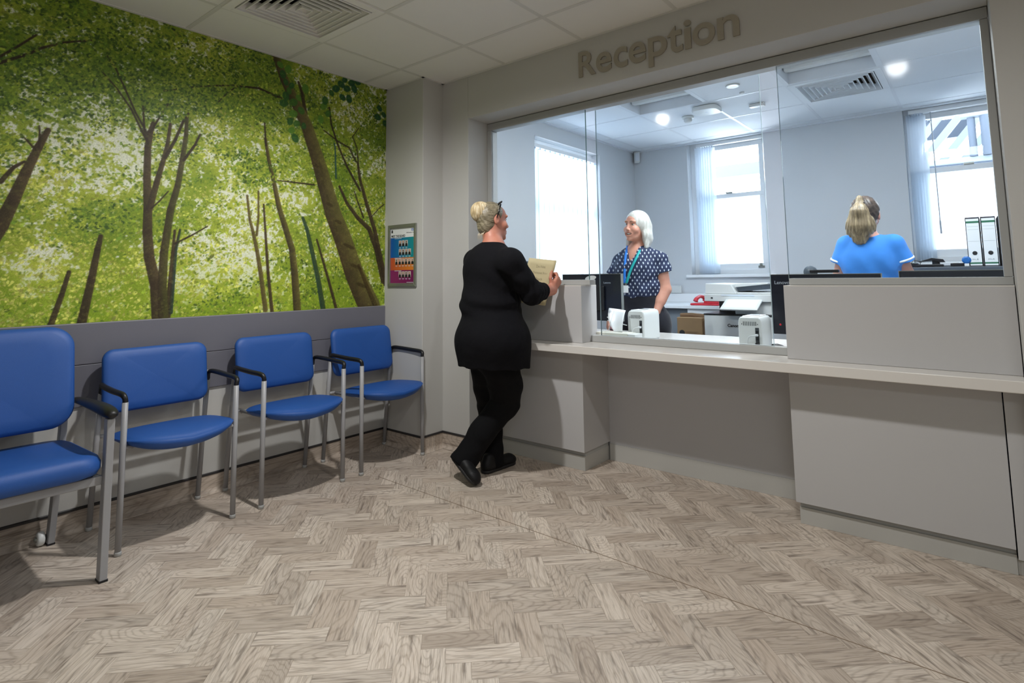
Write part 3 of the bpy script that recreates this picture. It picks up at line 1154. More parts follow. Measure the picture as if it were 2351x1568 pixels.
# large tall-backed chair at the left edge
t = thing('bariatric_chair', 'large tall-backed blue armchair with flat grey legs at the left edge', 'chair', (-3.05, .46, 0))
s = ob('seat', rounded_pad(.655, .545, .085, .080, puff=.012), M['blue_vinyl'], t, smooth=True)
s.rotation_euler = (0, -math.pi / 2 - .035, 0)
s.location = (.060, 0, .438)
b = ob('backrest', rounded_pad(.63, .43, .09, .055, bow=.03, lean=.20), M['blue_vinyl'], t, smooth=True)
b.location = (-.16, 0, .755)
for sy in (1, -1):
    y = sy * .343
    fl = MB()
    pr = [(.268, 0), (.312, 0), (.304, .62), (.262, .62)]
    fl.prism([(x, y - .014, z) for x, z in pr], (0, .028, 0))
    fl = ob('front_leg', fl, M['chair_metal'], t, bevel=.004)
    ob('foot_cap', MB().box(.266, .314, y - .015, y + .015, 0, .008), M['black'], fl)
    rl = MB()
    y2 = sy * .300
    pr = [(-.300, .004), (-.252, .004), (-.17, .50), (-.165, .80), (-.20, .80), (-.212, .50)]
    rl.prism([(x, y2 - .013, z) for x, z in pr], (0, .026, 0))
    rl = ob('rear_leg', rl, M['chair_metal'], t, bevel=.004)
    ob('foot_cap', MB().box(-.302, -.25, y2 - .014, y2 + .014, 0, .008), M['black'], rl)
    wy = y2 - .034
    cw = ob('castor', MB().lathe([(.012, -.014), (.026, -.013), (.030, -.008), (.030, .008), (.026, .013), (.012, .014)], (-.282, wy, .031), 20, axis='y'), M['white'], t, smooth=True)
    ob('hub', MB().lathe([(.004, -.024), (.010, -.020), (.013, -.012), (.013, .030)], (-.282, wy, .031), 14, axis='y'), M['steel'], cw, smooth=True)
    arm = MB()
    pts = [Vector(p) for p in ((.325, y, .632), (.30, y, .640), (.22, y, .645), (.10, y, .645), (-.02, y, .642), (-.12, y, .640), (-.17, y - sy * .015, .640))]
    arm.tube(pts, [.014, .030, .033, .030, .026, .022, .018], 14, flat=(Vector((0, 0, 1)), .72))
    ob('armrest', arm, M['armpad'], t, smooth=True, sub=1)
    rail = MB().box(-.22, .27, y - sy * .02, y - sy * .045, .372, .402)
    ob('side_rail', rail, M['chair_metal'], t, bevel=.003)
ob('front_rail', MB().box(.255, .282, -.33, .33, .365, .400), M['chair_metal'], t, bevel=.004)
ob('back_rail', MB().box(-.215, -.19, -.30, .30, .375, .405), M['chair_metal'], t, bevel=.004)

# ------------------------------------------------------------------ framed poster on the corner boxing
px0, px1, pz0, pz1 = -3.334, -3.027, 1.109, 1.552
pc_ = thing('framed_poster', 'aluminium snap-framed board members poster on the corner wall', 'poster', ((px0 + px1) / 2, 2.66, (pz0 + pz1) / 2))
w_, h_ = (px1 - px0) / 2, (pz1 - pz0) / 2
fr = MB()
b_ = .024
for s in (-1, 1):
    fr.prism([(s * w_, -.001, -h_), (s * w_, -.001, h_), (s * (w_ - b_), -.001, h_ - b_), (s * (w_ - b_), -.001, -h_ + b_)], (0, -.012, 0))
    fr.prism([(-w_, -.001, s * h_), (w_, -.001, s * h_), (w_ - b_, -.001, s * (h_ - b_)), (-w_ + b_, -.001, s * (h_ - b_))], (0, -.012, 0))
ob('frame', fr, M['steel'], pc_, bevel=.002)


def poster_mat(name, stops):
    m, nt, p = new_mat(name)
    tc = N(nt, 'ShaderNodeTexCoord')
    sep = N(nt, 'ShaderNodeSeparateXYZ')
    nt.links.new(tc.outputs['Generated'], sep.inputs[0])
    rp = N(nt, 'ShaderNodeValToRGB')
    rp.color_ramp.elements[0].color = srgb(stops[0])
    rp.color_ramp.elements[1].color = srgb(stops[1])
    nt.links.new(sep.outputs[0], rp.inputs[0])
    nt.links.new(rp.outputs[0], p.inputs['Base Color'])
    p.inputs['Roughness'].default_value = .35
    return m


iw, ih = w_ - b_ + .002, h_ - b_ + .002


def strip(name, za, zb, m, dy=-.002):
    return ob(name, MB().box(-iw, iw, dy, -.0005, -ih + 2 * ih * za, -ih + 2 * ih * zb), m, pc_)


bands = [(0, .235, poster_mat('band_magenta', (0x8A1C62, 0x6E1450)), 'magenta_band'), (.235, .46, poster_mat('band_orange', (0xC2502F, 0xD9822B)), 'orange_band'),
         (.46, .82, poster_mat('band_blue', (0x0E56A8, 0x0C8E8E)), 'blue_band'), (.82, 1, mat('poster_white', 0xE6E8EA, .35), 'white_header')]
for za, zb, m, nm in bands:
    strip(nm, za, zb, m)
PT = lambda x, z: Matrix.Translation((x, -.0022, z)) @ RX
text_obj('heading', 'MEET THE BOARD', .03, M['ink'], PT(-iw * .36, ih * .70), pc_, fitw=iw * 1.15, fith=.017, bold=.0006)
nhs = mat('print_blue', 0x2A5DB0, .4)
ob('logo_block', MB().box(iw * .72, iw * .96, -.0024, -.001, ih * .86, ih * .935), nhs, pc_)
text_obj('logo_text', 'NHS', .02, mat('print_white', 0xF0F0F0, .4), Matrix.Translation((iw * .84, -.0026, ih * .897)) @ RX, pc_, fitw=iw * .19, fith=.010)
text_obj('small_text', 'NHS Foundation Trust', .01, M['ink'], PT(iw * .63, ih * .80), pc_, fitw=iw * .62, fith=.007)
crest = MB().prism([(-iw * .94, -.0012, ih * .82), (-iw * .82, -.0012, ih * .82), (-iw * .82, -.0012, ih * .90), (-iw * .88, -.0012, ih * .94), (-iw * .94, -.0012, ih * .90)], (0, -.0012, 0))
ob('crest', crest, M['ink'], pc_)
pw = mat('print_photo_back', 0xC9BFB6, .4)
face = mat('print_photo_face', 0xA9765F, .4)
white_ink = mat('print_pale', 0xC8D0D8, .4)
suit = M['ink']
hairp = mat('print_photo_hair', 0x5A4034, .4)
for zc, xs in ((.71, (.40, .53, .66)), (.555, (.40, .53, .66, .79)), (.385, (.25, .39, .52, .65, .78, .91)), (.155, (.40, .53, .66, .79))):
    for i, x in enumerate(xs):
        X, Z = -iw + 2 * iw * x, -ih + 2 * ih * zc
        pb = ob('portrait', MB().box(X - .0145, X + .0145, -.0024, -.001, Z - .019, Z + .023), pw, pc_)
        ob('portrait_suit', MB().prism([(X - .013, -.0022, Z - .019), (X + .013, -.0022, Z - .019), (X + .010, -.0022, Z - .002), (X + .004, -.0022, Z + .003), (X - .004, -.0022, Z + .003), (X - .010, -.0022, Z - .002)], (0, -.0006, 0)), suit, pb)
        hd = [(X + .0055 * math.cos(a * math.pi / 5), -.0022, Z + .011 + .0075 * math.sin(a * math.pi / 5)) for a in range(10)]
        ob('portrait_head', MB().prism(hd, (0, -.0008, 0)), face if (i + int(zc * 10)) % 3 else hairp, pb)
    nm_ = MB()
    for x in xs:
        X, Z = -iw + 2 * iw * x, -ih + 2 * ih * zc
        nm_.box(X - .011, X + .011, -.0023, -.001, Z - .029, Z - .0265)
        nm_.box(X - .008, X + .008, -.0023, -.001, Z - .034, Z - .032)
    ob('caption_lines', nm_, white_ink, pc_)
for zz in (.805, .45, .225):
    ob('caption_lines', MB().box(-iw * .66, -iw * .08, -.0023, -.001, -ih + 2 * ih * zz - .002, -ih + 2 * ih * zz + .0015), white_ink, pc_)
ob('caption_lines', MB().box(iw * .35, iw * .95, -.0023, -.001, -ih * .97, -ih * .955), white_ink, pc_)
# ------------------------------------------------------------------ printed woodland mural (flat print on the wall)


def build_mural():
    y0, y1, z0, z1 = -0.6, 2.659, 0.972, 2.586
    st = 0.0036
    nx, nz = int((y1 - y0) / st), int((z1 - z0) / st)
    rng = np.random.default_rng(5)

    def noise(cells_x, cells_y, seed):
        r = np.random.default_rng(seed)
        g = r.random((cells_y + 3, cells_x + 3))
        u = np.linspace(0, cells_x, nx)
        v = np.linspace(0, cells_y, nz)
        ui, vi = u.astype(int), v.astype(int)
        uf, vf = u - ui, v - vi
        uf, vf = uf * uf * (3 - 2 * uf), vf * vf * (3 - 2 * vf)
        a = g[np.ix_(vi, ui)] * (1 - uf) + g[np.ix_(vi, ui + 1)] * uf
        b = g[np.ix_(vi + 1, ui)] * (1 - uf) + g[np.ix_(vi + 1, ui + 1)] * uf
        return a * (1 - vf)[:, None] + b * vf[:, None]

    def fbm(base, seed, oct_=4, fall=.55):
        s, tot, w = 0, 0, 1
        for k in range(oct_):
            s = s + w * noise(base * 2 ** k * 2, base * 2 ** k, seed + k)
            tot += w
            w *= fall
        return s / tot
    C = lambda h: np.array([(h >> 16 & 255), (h >> 8 & 255), h & 255]) / 255.
    yy = np.linspace(y0, y1, nx)[None, :]
    zz = np.linspace(z0, z1, nz)[:, None]
    big = fbm(3, 100, 3)
    mid = fbm(9, 200, 4)
    fine = fbm(60, 300, 3, .8)
    col = np.zeros((nz, nx, 3))
    vt = (zz - z0) / (z1 - z0) + 0 * yy
    # yellow-green base, darker and greener towards the top and the left
    t = np.clip((mid - .35) * 2.6, 0, 1)[..., None]
    col[:] = C(0x6C8520) * (1 - t) + C(0xA5AE38) * t
    dk = np.clip((big - .46) * 3.0 + (vt - .72) * 1.1, 0, 1)[..., None]
    col = col * (1 - dk * .5) + C(0x50701F) * dk * .5
    # glowing sky gaps

    def px2(px, py):
        p = at(px, py, x=WALLX)
        return p.y, p.z
    gaps = np.zeros((nz, nx))
    for px, py, r, a in ((330, 50, .16, .8), (230, 370, .26, 1.0), (560, 500, .36, 1.15), (480, 300, .14, .9), (640, 330, .13, .8), (800, 250, .17, .75), (760, 560, .16, .55), (150, 600, .16, .7),
                         (310, 340, .18, .8), (410, 640, .13, .8), (860, 390, .14, .8), (60, 610, .14, .6), (880, 200, .10, .8), (560, 610, .16, .7), (700, 470, .12, .6), (50, 200, .09, .5), (840, 600, .08, .5)):
        cy, cz = px2(px, py)
        gaps += a * np.exp(-((yy - cy) ** 2 + ((zz - cz) * 1.15) ** 2) / (r * r))
    sp = np.clip((gaps * .50 + (fine - .5) * 3.0 + (mid - .5) * 1.6 - .30), 0, 1)
    sp = np.clip(sp * 2.0, 0, 1)[..., None]
    glow = np.clip(gaps * .75, 0, 1)[..., None]
    col = col * (1 - glow * .5) + C(0xC9CB58) * glow * .5
    col = col * (1 - sp * .85) + C(0xDFE2DA) * sp * .85
    lowg = np.clip((.22 - vt) * 4, 0, 1)[..., None]
    col = col * (1 - lowg * .45) + C(0xA8C62E) * lowg * .45

    def dab(cy, cz, a, b, ang, c, al):
        r = max(a, b) * 1.1
        i0, i1 = int((cy - r - y0) / st), int((cy + r - y0) / st) + 1
        j0, j1 = int((cz - r - z0) / st), int((cz + r - z0) / st) + 1
        i0, j0, i1, j1 = max(i0, 0), max(j0, 0), min(i1, nx), min(j1, nz)
        if i1 <= i0 or j1 <= j0:
            return
        u = y0 + np.arange(i0, i1) * st - cy
        v = (z0 + np.arange(j0, j1) * st - cz)[:, None]
        ca, sa = math.cos(ang), math.sin(ang)
        d = ((u * ca + v * sa) / a) ** 2 + ((-u * sa + v * ca) / b) ** 2
        m = (np.clip((1.15 - d) * 3, 0, 1) * al)[..., None]
        col[j0:j1, i0:i1] = col[j0:j1, i0:i1] * (1 - m) + c * m

    pal = [C(h) for h in (0x5C7826, 0x83992F, 0xA8B044, 0x435E20, 0xC3C462, 0x6D872A, 0x96A43A, 0x344C1B, 0xD4D48C)]

    def leaves(n, amin, amax, alpha, dark=0.0, tops=False):
        P = rng.random((n, 6))
        for q in P:
            cy = y0 + (y1 - y0) * q[0]
            cz = z0 + (z1 - z0) * (q[1] ** (.6 if tops else 1))
            j, i = min(int((cz - z0) / st), nz - 1), min(int((cy - y0) / st), nx - 1)
            gp = gaps[j, i]
            if q[2] < gp * .50:
                continue
            k = big[j, i] * 1.4 + (vt[j, i] - .5) * .5 + (q[3] - .5) * .9 - gp * .5 + dark
            c = pal[3] if k > 1.15 else pal[7] if k > 1.05 else pal[0] if k > .85 else pal[5] if k > .7 else pal[1] if k > .55 else pal[6] if k > .38 else pal[2] if k > .2 else pal[4]
            s = amin + (amax - amin) * q[4] ** 2
            dab(cy, cz, s, s * .55, q[5] * 6.28, c, alpha)
    leaves(5000, .006, .014, .6)

    def sprays(n, tone, alpha=.8):
        # drooping tiers of leaves: clusters of small dabs sharing a tone
        for q in rng.random((n, 6)):
            cy, cz = y0 + (y1 - y0) * q[0], z0 + (z1 - z0) * q[1]
            j, i = min(int((cz - z0) / st), nz - 1), min(int((cy - y0) / st), nx - 1)
            gp = gaps[j, i]
            if q[2] < gp * .42:
                continue
            k = big[j, i] * .9 + (vt[j, i] - .55) * .42 + (q[3] - .5) * 1.1 - gp * .28 + tone
            c = pal[7] if k > 1.0 else pal[3] if k > .80 else pal[0] if k > .60 else pal[5] if k > .44 else pal[1] if k > .28 else pal[6] if k > .12 else pal[2] if k > -.05 else pal[4]
            sl = (q[4] - .5) * .9
            wd, ht = .03 + .06 * q[5], .010 + .016 * q[4]
            m = 10 + int(14 * q[5])
            for r in rng.normal(size=(m, 4)):
                dy, dz = r[0] * wd, r[1] * ht
                s = .0035 + .0022 * abs(r[2])
                dab(cy + dy, cz + dz + dy * sl, s * 1.3, s * .75, r[3], c * (1 + .10 * r[2]), alpha)
    sprays(1500, .0)

    trunkm = np.zeros((nz, nx))

    def trunk(pts, w0, w1, c0, c1=None, al=.95):
        pts = [px2(*p) for p in pts]
        n = len(pts)
        px = 2.45e-3
        c1 = c0 if c1 is None else c1
        for k in range(n - 1):
            (ya, za), (yb, zb) = pts[k], pts[k + 1]
            wa = (w0 + (w1 - w0) * k / (n - 1)) * px
            wb = (w0 + (w1 - w0) * (k + 1) / (n - 1)) * px
            r = max(wa, wb)
            i0, i1 = max(int((min(ya, yb) - r - y0) / st), 0), min(int((max(ya, yb) + r - y0) / st) + 2, nx)
            j0, j1 = max(int((min(za, zb) - r - z0) / st), 0), min(int((max(za, zb) + r - z0) / st) + 2, nz)
            if i1 <= i0 or j1 <= j0:
                continue
            u = y0 + np.arange(i0, i1) * st
            v = (z0 + np.arange(j0, j1) * st)[:, None]
            dy, dz = yb - ya, zb - za
            L2 = dy * dy + dz * dz + 1e-9
            tt = np.clip(((u - ya) * dy + (v - za) * dz) / L2, 0, 1)
            hw = (wa + (wb - wa) * tt) / 2
            ex, ez = u - (ya + dy * tt), v - (za + dz * tt)
            d = np.sqrt(ex * ex + ez * ez)
            side = (ex * dz - ez * dy) / math.sqrt(L2) / np.maximum(hw, 1e-4)
            m = (np.clip((hw - d) / st + .7, 0, 1) * al)[..., None]
            bark = (fine[j0:j1, i0:i1] - .5)[..., None] * .30 + (mid[j0:j1, i0:i1] - .5)[..., None] * .35
            f = np.clip(.5 + .45 * side, 0, 1)[..., None]
            c = (c0 * (1 - f) + c1 * f) * (1 + bark)
            col[j0:j1, i0:i1] = col[j0:j1, i0:i1] * (1 - m) + np.clip(c, 0, 1) * m
            trunkm[j0:j1, i0:i1] = np.maximum(trunkm[j0:j1, i0:i1], m[..., 0])
    br, br2, ol, teal = C(0x33291C), C(0x4A3D26), C(0x655C2C), C(0x274035)
    trunk([(740, 707), (728, 636), (715, 577), (703, 526), (694, 501)], 15, 8, teal, C(0x3A4A26))
    trunk([(770, 707), (753, 644), (736, 585), (726, 551)], 9, 5, br, br2)
    trunk([(186, 741), (208, 644), (223, 572), (230, 543)], 16, 8, br, br2)
    trunk([(116, 744), (140, 678), (157, 625)], 10, 7, br, br2)
    trunk([(608, 711), (597, 627), (589, 577), (580, 535), (572, 505), (566, 450)], 12, 5, br2, ol)
    trunk([(623, 716), (614, 627), (608, 535), (604, 470)], 9, 4, br, br2)
    trunk([(588, 540), (592, 500), (592, 440)], 6, 4, br2, ol)
    trunk([(385, 727), (388, 654), (395, 581), (400, 530)], 9, 5, br, br2)
    trunk([(390, 717), (402, 572), (412, 528)], 9, 4, br, teal)
    trunk([(361, 730), (356, 654), (341, 591), (337, 533), (338, 480), (336, 412), (338, 339), (344, 305), (351, 285)], 24, 9, br, br2)
    trunk([(338, 330), (330, 300), (327, 245)], 5, 3, br)
    trunk([(342, 480), (358, 421), (371, 378), (383, 334), (390, 286)], 13, 6, br, br2)
    trunk([(378, 363), (402, 320), (421, 276), (431, 262)], 7, 4, br)
    trunk([(373, 725), (371, 654), (375, 581), (390, 484), (407, 426), (419, 358), (426, 310), (428, 270)], 20, 7, br, C(0x4A4A22))
    trunk([(421, 368), (446, 334), (458, 310)], 6, 4, br)
    trunk([(345, 480), (365, 462), (385, 440)], 3, 2, br)
    for b in ([(334, 322), (300, 252), (266, 203), (232, 165)], [(338, 310), (310, 260), (290, 215), (265, 160), (245, 130)], [(344, 305), (365, 270), (385, 240)], [(400, 560), (440, 540), (475, 520)]):
        trunk(b, 4, 2, br)
    trunk([(-30, 560), (0, 518), (29, 460), (58, 397), (87, 339), (109, 300)], 27, 9, br, br2)
    trunk([(0, 418), (30, 385), (55, 372)], 8, 4, br)
    trunk([(80, 345), (62, 325), (55, 318)], 4, 2, br)
    trunk([(88, 340), (90, 310), (89, 290)], 4, 2, br)
    trunk([(-40, 160), (0, 145), (63, 126), (97, 111), (145, 99), (208, 94)], 6, 3, br)
    trunk([(0, 131), (40, 108), (82, 82)], 4, 3, br)
    trunk([(450, 200), (526, 197), (593, 204), (644, 227)], 3, 6, br)
    trunk([(545, 198), (520, 215), (500, 235)], 3, 2, br)
    trunk([(375, 210), (410, 205), (450, 200)], 2, 3, br)
    trunk([(635, 415), (669, 419), (720, 425)], 2, 4, br)
    trunk([(879, 645), (863, 573), (846, 526), (820, 501), (795, 467), (778, 429)], 19, 7, br, br2)
    trunk([(884, 650), (875, 606), (858, 526), (841, 471), (825, 413), (820, 375)], 18, 7, br, br2)
    trunk([(825, 438), (795, 383), (774, 333), (759, 286), (755, 248)], 7, 4, br)
    trunk([(816, 372), (800, 340), (774, 325), (742, 300)], 5, 3, br)
    trunk([(822, 385), (818, 340), (808, 315), (822, 295)], 4, 2, br)
    trunk([(770, 410), (768, 341), (766, 330)], 5, 4, C(0x2F5046))
    trunk([(833, 500), (822, 470), (812, 440)], 5, 3, br)
    trunk([(880, 470), (868, 480), (850, 500)], 3, 2, br)
    trunk([(681, 712), (675, 627), (669, 572), (652, 518), (639, 476), (627, 417), (616, 370), (608, 320)], 21, 7, br, ol)
    trunk([(609, 335), (606, 282)], 5, 3, br)
    trunk([(690, 285), (700, 262), (692, 215), (684, 190)], 14, 6, br, br2)
    trunk([(848, 706), (830, 668), (812, 627), (787, 551), (764, 492), (745, 425), (728, 366), (703, 290), (677, 236), (652, 185), (631, 128)], 72, 19, C(0x3F3320), C(0x6A6533), 1.0)
    trunk([(862, 706), (842, 660), (822, 610)], 16, 8, C(0x3A2F17), C(0x4A3E1E), .9)
    # bark rings and cracks on the leaning trunk
    for px, py, l in ((800, 566, .05), (815, 612, .055), (828, 655, .05), (755, 470, .03), (722, 380, .03), (775, 510, .03)):
        cy, cz = px2(px, py)
        dab(cy, cz, l, .012, -.35, C(0x352A14), .6)
    for px, py in ((740, 420), (752, 460), (768, 520), (735, 385)):
        cy, cz = px2(px, py)
        dab(cy, cz, .05, .010, -1.25, C(0x3D3519), .5)
    tmask = trunkm > .4
    keep = col.copy()
    leaves(2200, .004, .009, .75)
    sprays(750, .08)
    col[tmask] = keep[tmask] * .86 + col[tmask] * .14
    # crowns over the upper trunks
    for px, py, r, n in ((470, 190, .22, 1000), (380, 230, .16, 400), (120, 200, .25, 700), (250, 100, .25, 600), (620, 250, .14, 260), (560, 130, .18, 500), (230, 500, .12, 260), (590, 400, .12, 240)):
        cy, cz = px2(px, py)
        for q in rng.random((n, 5)):
            a = q[0] * 6.28
            rr = r * math.sqrt(q[1])
            c = pal[(3, 0, 7, 5, 1, 6)[int(q[2] * 6)]]
            s = .004 + .007 * q[3]
            dab(cy + rr * math.cos(a) * 1.1, cz + rr * math.sin(a) * .7, s, s * .6, q[4] * 6.28, c, .8)
    # large out-of-focus leaves near the top of the leaning trunk
    lf = [C(h) for h in (0x3F6A26, 0x54822A, 0x2E5A28, 0x1F4A2E)]
    for i, (px, py) in enumerate(((642, 150), (660, 160), (648, 172), (655, 190), (668, 198), (662, 210), (655, 222), (650, 238), (672, 236), (684, 226), (700, 205), (672, 262), (690, 255), (665, 280), (680, 285), (668, 300), (676, 318), (705, 140), (696, 290),
                                   (770, 205), (782, 195), (795, 205), (790, 185), (806, 192), (820, 190), (812, 205), (785, 225), (800, 228), (742, 245), (752, 262), (735, 275), (745, 232), (870, 250), (880, 265), (866, 270), (884, 285), (745, 145), (760, 215))):
        cy, cz = px2(px, py)
        s = .022 + .010 * rng.random()
        c = lf[(3 if px > 760 else int(rng.random() * 3))]
        dab(cy, cz, s, s * .78, rng.random() * 3, c, .9)
        dab(cy - .004, cz + .003, s * .5, s * .12, rng.random() * 3, lf[1], .5)
    # write as a painted grid
    me = bpy.data.meshes.new('mural')
    Y, Z = np.meshgrid(np.linspace(y0, y1, nx), np.linspace(z0, z1, nz))
    co = np.stack([np.full(Y.shape, WALLX + .0015), Y, Z], -1).reshape(-1, 3)
    idx = np.arange(nx * nz).reshape(nz, nx)
    q = np.stack([idx[:-1, :-1], idx[:-1, 1:], idx[1:, 1:], idx[1:, :-1]], -1).reshape(-1, 4)
    me.vertices.add(len(co))
    me.vertices.foreach_set('co', co.ravel())
    me.loops.add(q.size)
    me.loops.foreach_set('vertex_index', q.ravel())
    me.polygons.add(len(q))
    me.polygons.foreach_set('loop_start', np.arange(0, q.size, 4))
    me.update()
    ca = me.color_attributes.new('print', 'FLOAT_COLOR', 'POINT')
    c = np.clip(col, 0, 1).reshape(-1, 3)
    lin = np.where(c <= .04045, c / 12.92, ((c + .055) / 1.055) ** 2.4)
    ca.data.foreach_set('color', np.concatenate([lin, np.ones((len(lin), 1))], 1).ravel())
    m, nt, p = new_mat('mural_print')
    a = N(nt, 'ShaderNodeAttribute', attribute_name='print')
    tc = N(nt, 'ShaderNodeTexCoord')
    vo = N(nt, 'ShaderNodeTexNoise')
    vo.inputs['Scale'].default_value = 230
    vo.inputs['Detail'].default_value = 2
    nt.links.new(tc.outputs['Object'], vo.inputs['Vector'])
    mr = N(nt, 'ShaderNodeMapRange')
    mr.inputs[1].default_value, mr.inputs[2].default_value = .35, .65
    mr.inputs[3].default_value, mr.inputs[4].default_value = 0.82, 1.16
    nt.links.new(vo.outputs['Fac'], mr.inputs[0])
    mx = N(nt, 'ShaderNodeVectorMath', operation='MULTIPLY')
    nt.links.new(a.outputs['Color'], mx.inputs[0])
    nt.links.new(mr.outputs[0], mx.inputs[1])
    nt.links.new(mx.outputs[0], p.inputs['Base Color'])
    p.inputs['Roughness'].default_value = .55
    p.inputs['Specular IOR Level'].default_value = .3
    me.materials.append(m)
    o = bpy.data.objects.new('wall_mural', me)
    COL.objects.link(o)
    return tag(o, 'large printed mural of sunlit green woodland with leaning trunks on the left wall', 'mural')


mural = build_mural()
# ------------------------------------------------------------------ office: things on the counter worktop
Zt = WT
cable_w = mat('white_cable', 0xD5D8D8, .5)
cable_k = mat('black_cable', 0x101114, .5)
port = mat('port_dark_grey', 0x3A3F42, .5)


def label_printer(label, x, y, w, d, h, rz=0.0, tilt=False):
    t = thing('label_printer', label, 'printer', (x, y, Zt), rz, 'white label printers on the counter worktop')
    prof = [(-w / 2, 0), (w / 2, 0), (w / 2, h * .82), (w / 2 * .93, h * .93), (w / 2 * .78, h), (-w / 2 * .78, h), (-w / 2 * .93, h * .93), (-w / 2, h * .82)]
    b = ob('body', MB().prism([(px, 0, pz + .001) for px, pz in prof], (0, d, 0)), M['white'], t, bevel=.010, seg=3)
    ob('lid', MB().box(-w * .33, w * .33, .012, d - .02, h + .001, h + .005), M['white_paint'], t, bevel=.002)
    ob('lid_slot', MB().box(-w * .22, w * .22, d * .45, d * .62, h + .0045, h + .0065), port, t)
    for k in range(10):
        xx = -w * .33 + w * .66 * k / 9
        hh = .011 if 0 < k < 9 else .006
        ob('vent_slot', MB().box(xx - .0016, xx + .0016, -.0012, .004, h * .80 - hh, h * .80 + (hh if 0 < k < 9 else 0)), port, t)
    ob('port_panel', MB().box(w * .22, w * .38, -.0014, .006, h * .12, h * .68), port, t, bevel=.001)
    for zz in (.55, .45, .34, .2):
        ob('socket', MB().box(w * .25, w * .35, -.003, .0, h * zz - .006, h * zz + .006), M['black'], t)
    pts = arm_curve([(w * .30, -.004, h * .46), (w * .30, -.035, h * .47), (w * .02, -.035, h * .40), (-w * .06, -.025, h * .15), (-w * .02, -.02, .004)])
    ob('usb_cable', MB().tube(pts, .0028, 8), cable_w, t, smooth=True)
    ob('usb_plug', MB().box(w * .25, w * .35, -.026, -.002, h * .43, h * .49), cable_w, t, bevel=.001)
    ob('power_plug', MB().box(w * .26, w * .36, -.028, -.002, h * .16, h * .24), M['black'], t, bevel=.002)
    return t


lp1 = label_printer('white label printer beside the paper sheet, nearer the woman in black', -1.697, 3.30, .115, .225, .185)
lp2 = label_printer('white label printer at the right end of the open counter', -.985, 3.235, .125, .19, .175)
pb = thing('power_lead', 'black plug and lead lying beside the right label printer', 'cable', (-.90, 3.20, Zt + .002))
ob('plug', MB().lathe([(.006, 0), (.019, .004), (.022, .03), (.016, .055), (.008, .07)], (0.03, 0, .022), 12, axis='x'), cable_k, pb, smooth=True)
ob('lead', MB().tube(arm_curve([(.09, 0, .022), (.11, .04, .010), (.12, .12, .006)]), .004, 8), cable_k, pb, smooth=True)
pb2 = thing('cable', 'grey cable lying on the worktop at the foot of the right monitor', 'cable', (-.84, 3.36, Zt + .002))
ob('lead', MB().tube(arm_curve([(0, 0, .004), (.02, .01, .012), (.06, .02, .010), (.10, .02, .005)]), .0032, 8), cable_w, pb2, smooth=True)

tr = thing('paper_tray', 'flat white tray on the worktop by the left end of the open counter', 'tray', (-1.80, 3.165, Zt))
ob('base', MB().box(-.115, .115, 0, .11, .001, .055), mat('tray_ivory', 0xDAD8CC, .5), tr, bevel=.003)
ob('end_block', MB().box(.117, .165, .0, .10, .001, .052), M['white'], tr, bevel=.003)
for xx in (.05, .13):
    ob('slot', MB().box(xx, xx + .028, -.002, .004, .012, .020), M['black'], tr)
ps = thing('paper_sheet', 'curved white paper sheet leaning in front of the left label printer', 'paper', (-1.80, 3.225, Zt + .0555))
ps_m = MB()


def _ps(u, v):
    x = -.062 + .118 * u
    z = .145 * v
    x += (1 - v) ** 2 * .045 * (1 - u) * 1.4
    return Vector((x, -.015 + .05 * v * v + .012 * math.sin(u * 3), z - .012 * u * v))


ps_m.grid(_ps, 8, 8)
o = ob('sheet', ps_m, M['white_paint'], ps, smooth=True, recalc=False)
sm = o.modifiers.new('thick', 'SOLIDIFY')
sm.thickness = .0008
pp = thing('pen_pot', 'pink glass pot in the shade behind the paper sheet', 'pot', (-1.865, 3.345, Zt))
ob('pot', MB().lathe([(.03, 0), (.036, .004), (.040, .085), (.037, .085), (.030, .008)], (0, 0, .001), 18), mat('pink_glass', 0xC88A94, .15), pp, smooth=True)
ob('band', MB().lathe([(.0405, .055), (.0412, .056), (.0412, .061), (.0405, .062)], (0, 0, 0), 18), M['black'], pp, smooth=True)
cbl = thing('cable_bundle', 'white cables looping beside the left riser end', 'cable', (-1.900, 3.30, Zt + .001))
ob('lead', MB().tube(arm_curve([(.0, 0, .14), (.02, .005, .11), (.012, .0, .06), (.0, 0, .01)]), .003, 8), cable_w, cbl, smooth=True)
ob('lead', MB().tube(arm_curve([(-.01, .02, .115), (.04, .03, .105), (.09, .03, .095), (.125, .03, .088)]), .0032, 8), cable_w, cbl, smooth=True)
ob('lead', MB().tube(arm_curve([(-.01, .05, .10), (.03, .05, .09), (.06, .05, .082)]), .0028, 8), cable_w, cbl, smooth=True)
ob('tie', MB().prism([(.035, .02, .12), (.05, .02, .175), (.058, .02, .175), (.048, .02, .118)], (0, .004, 0)), cable_w, cbl)


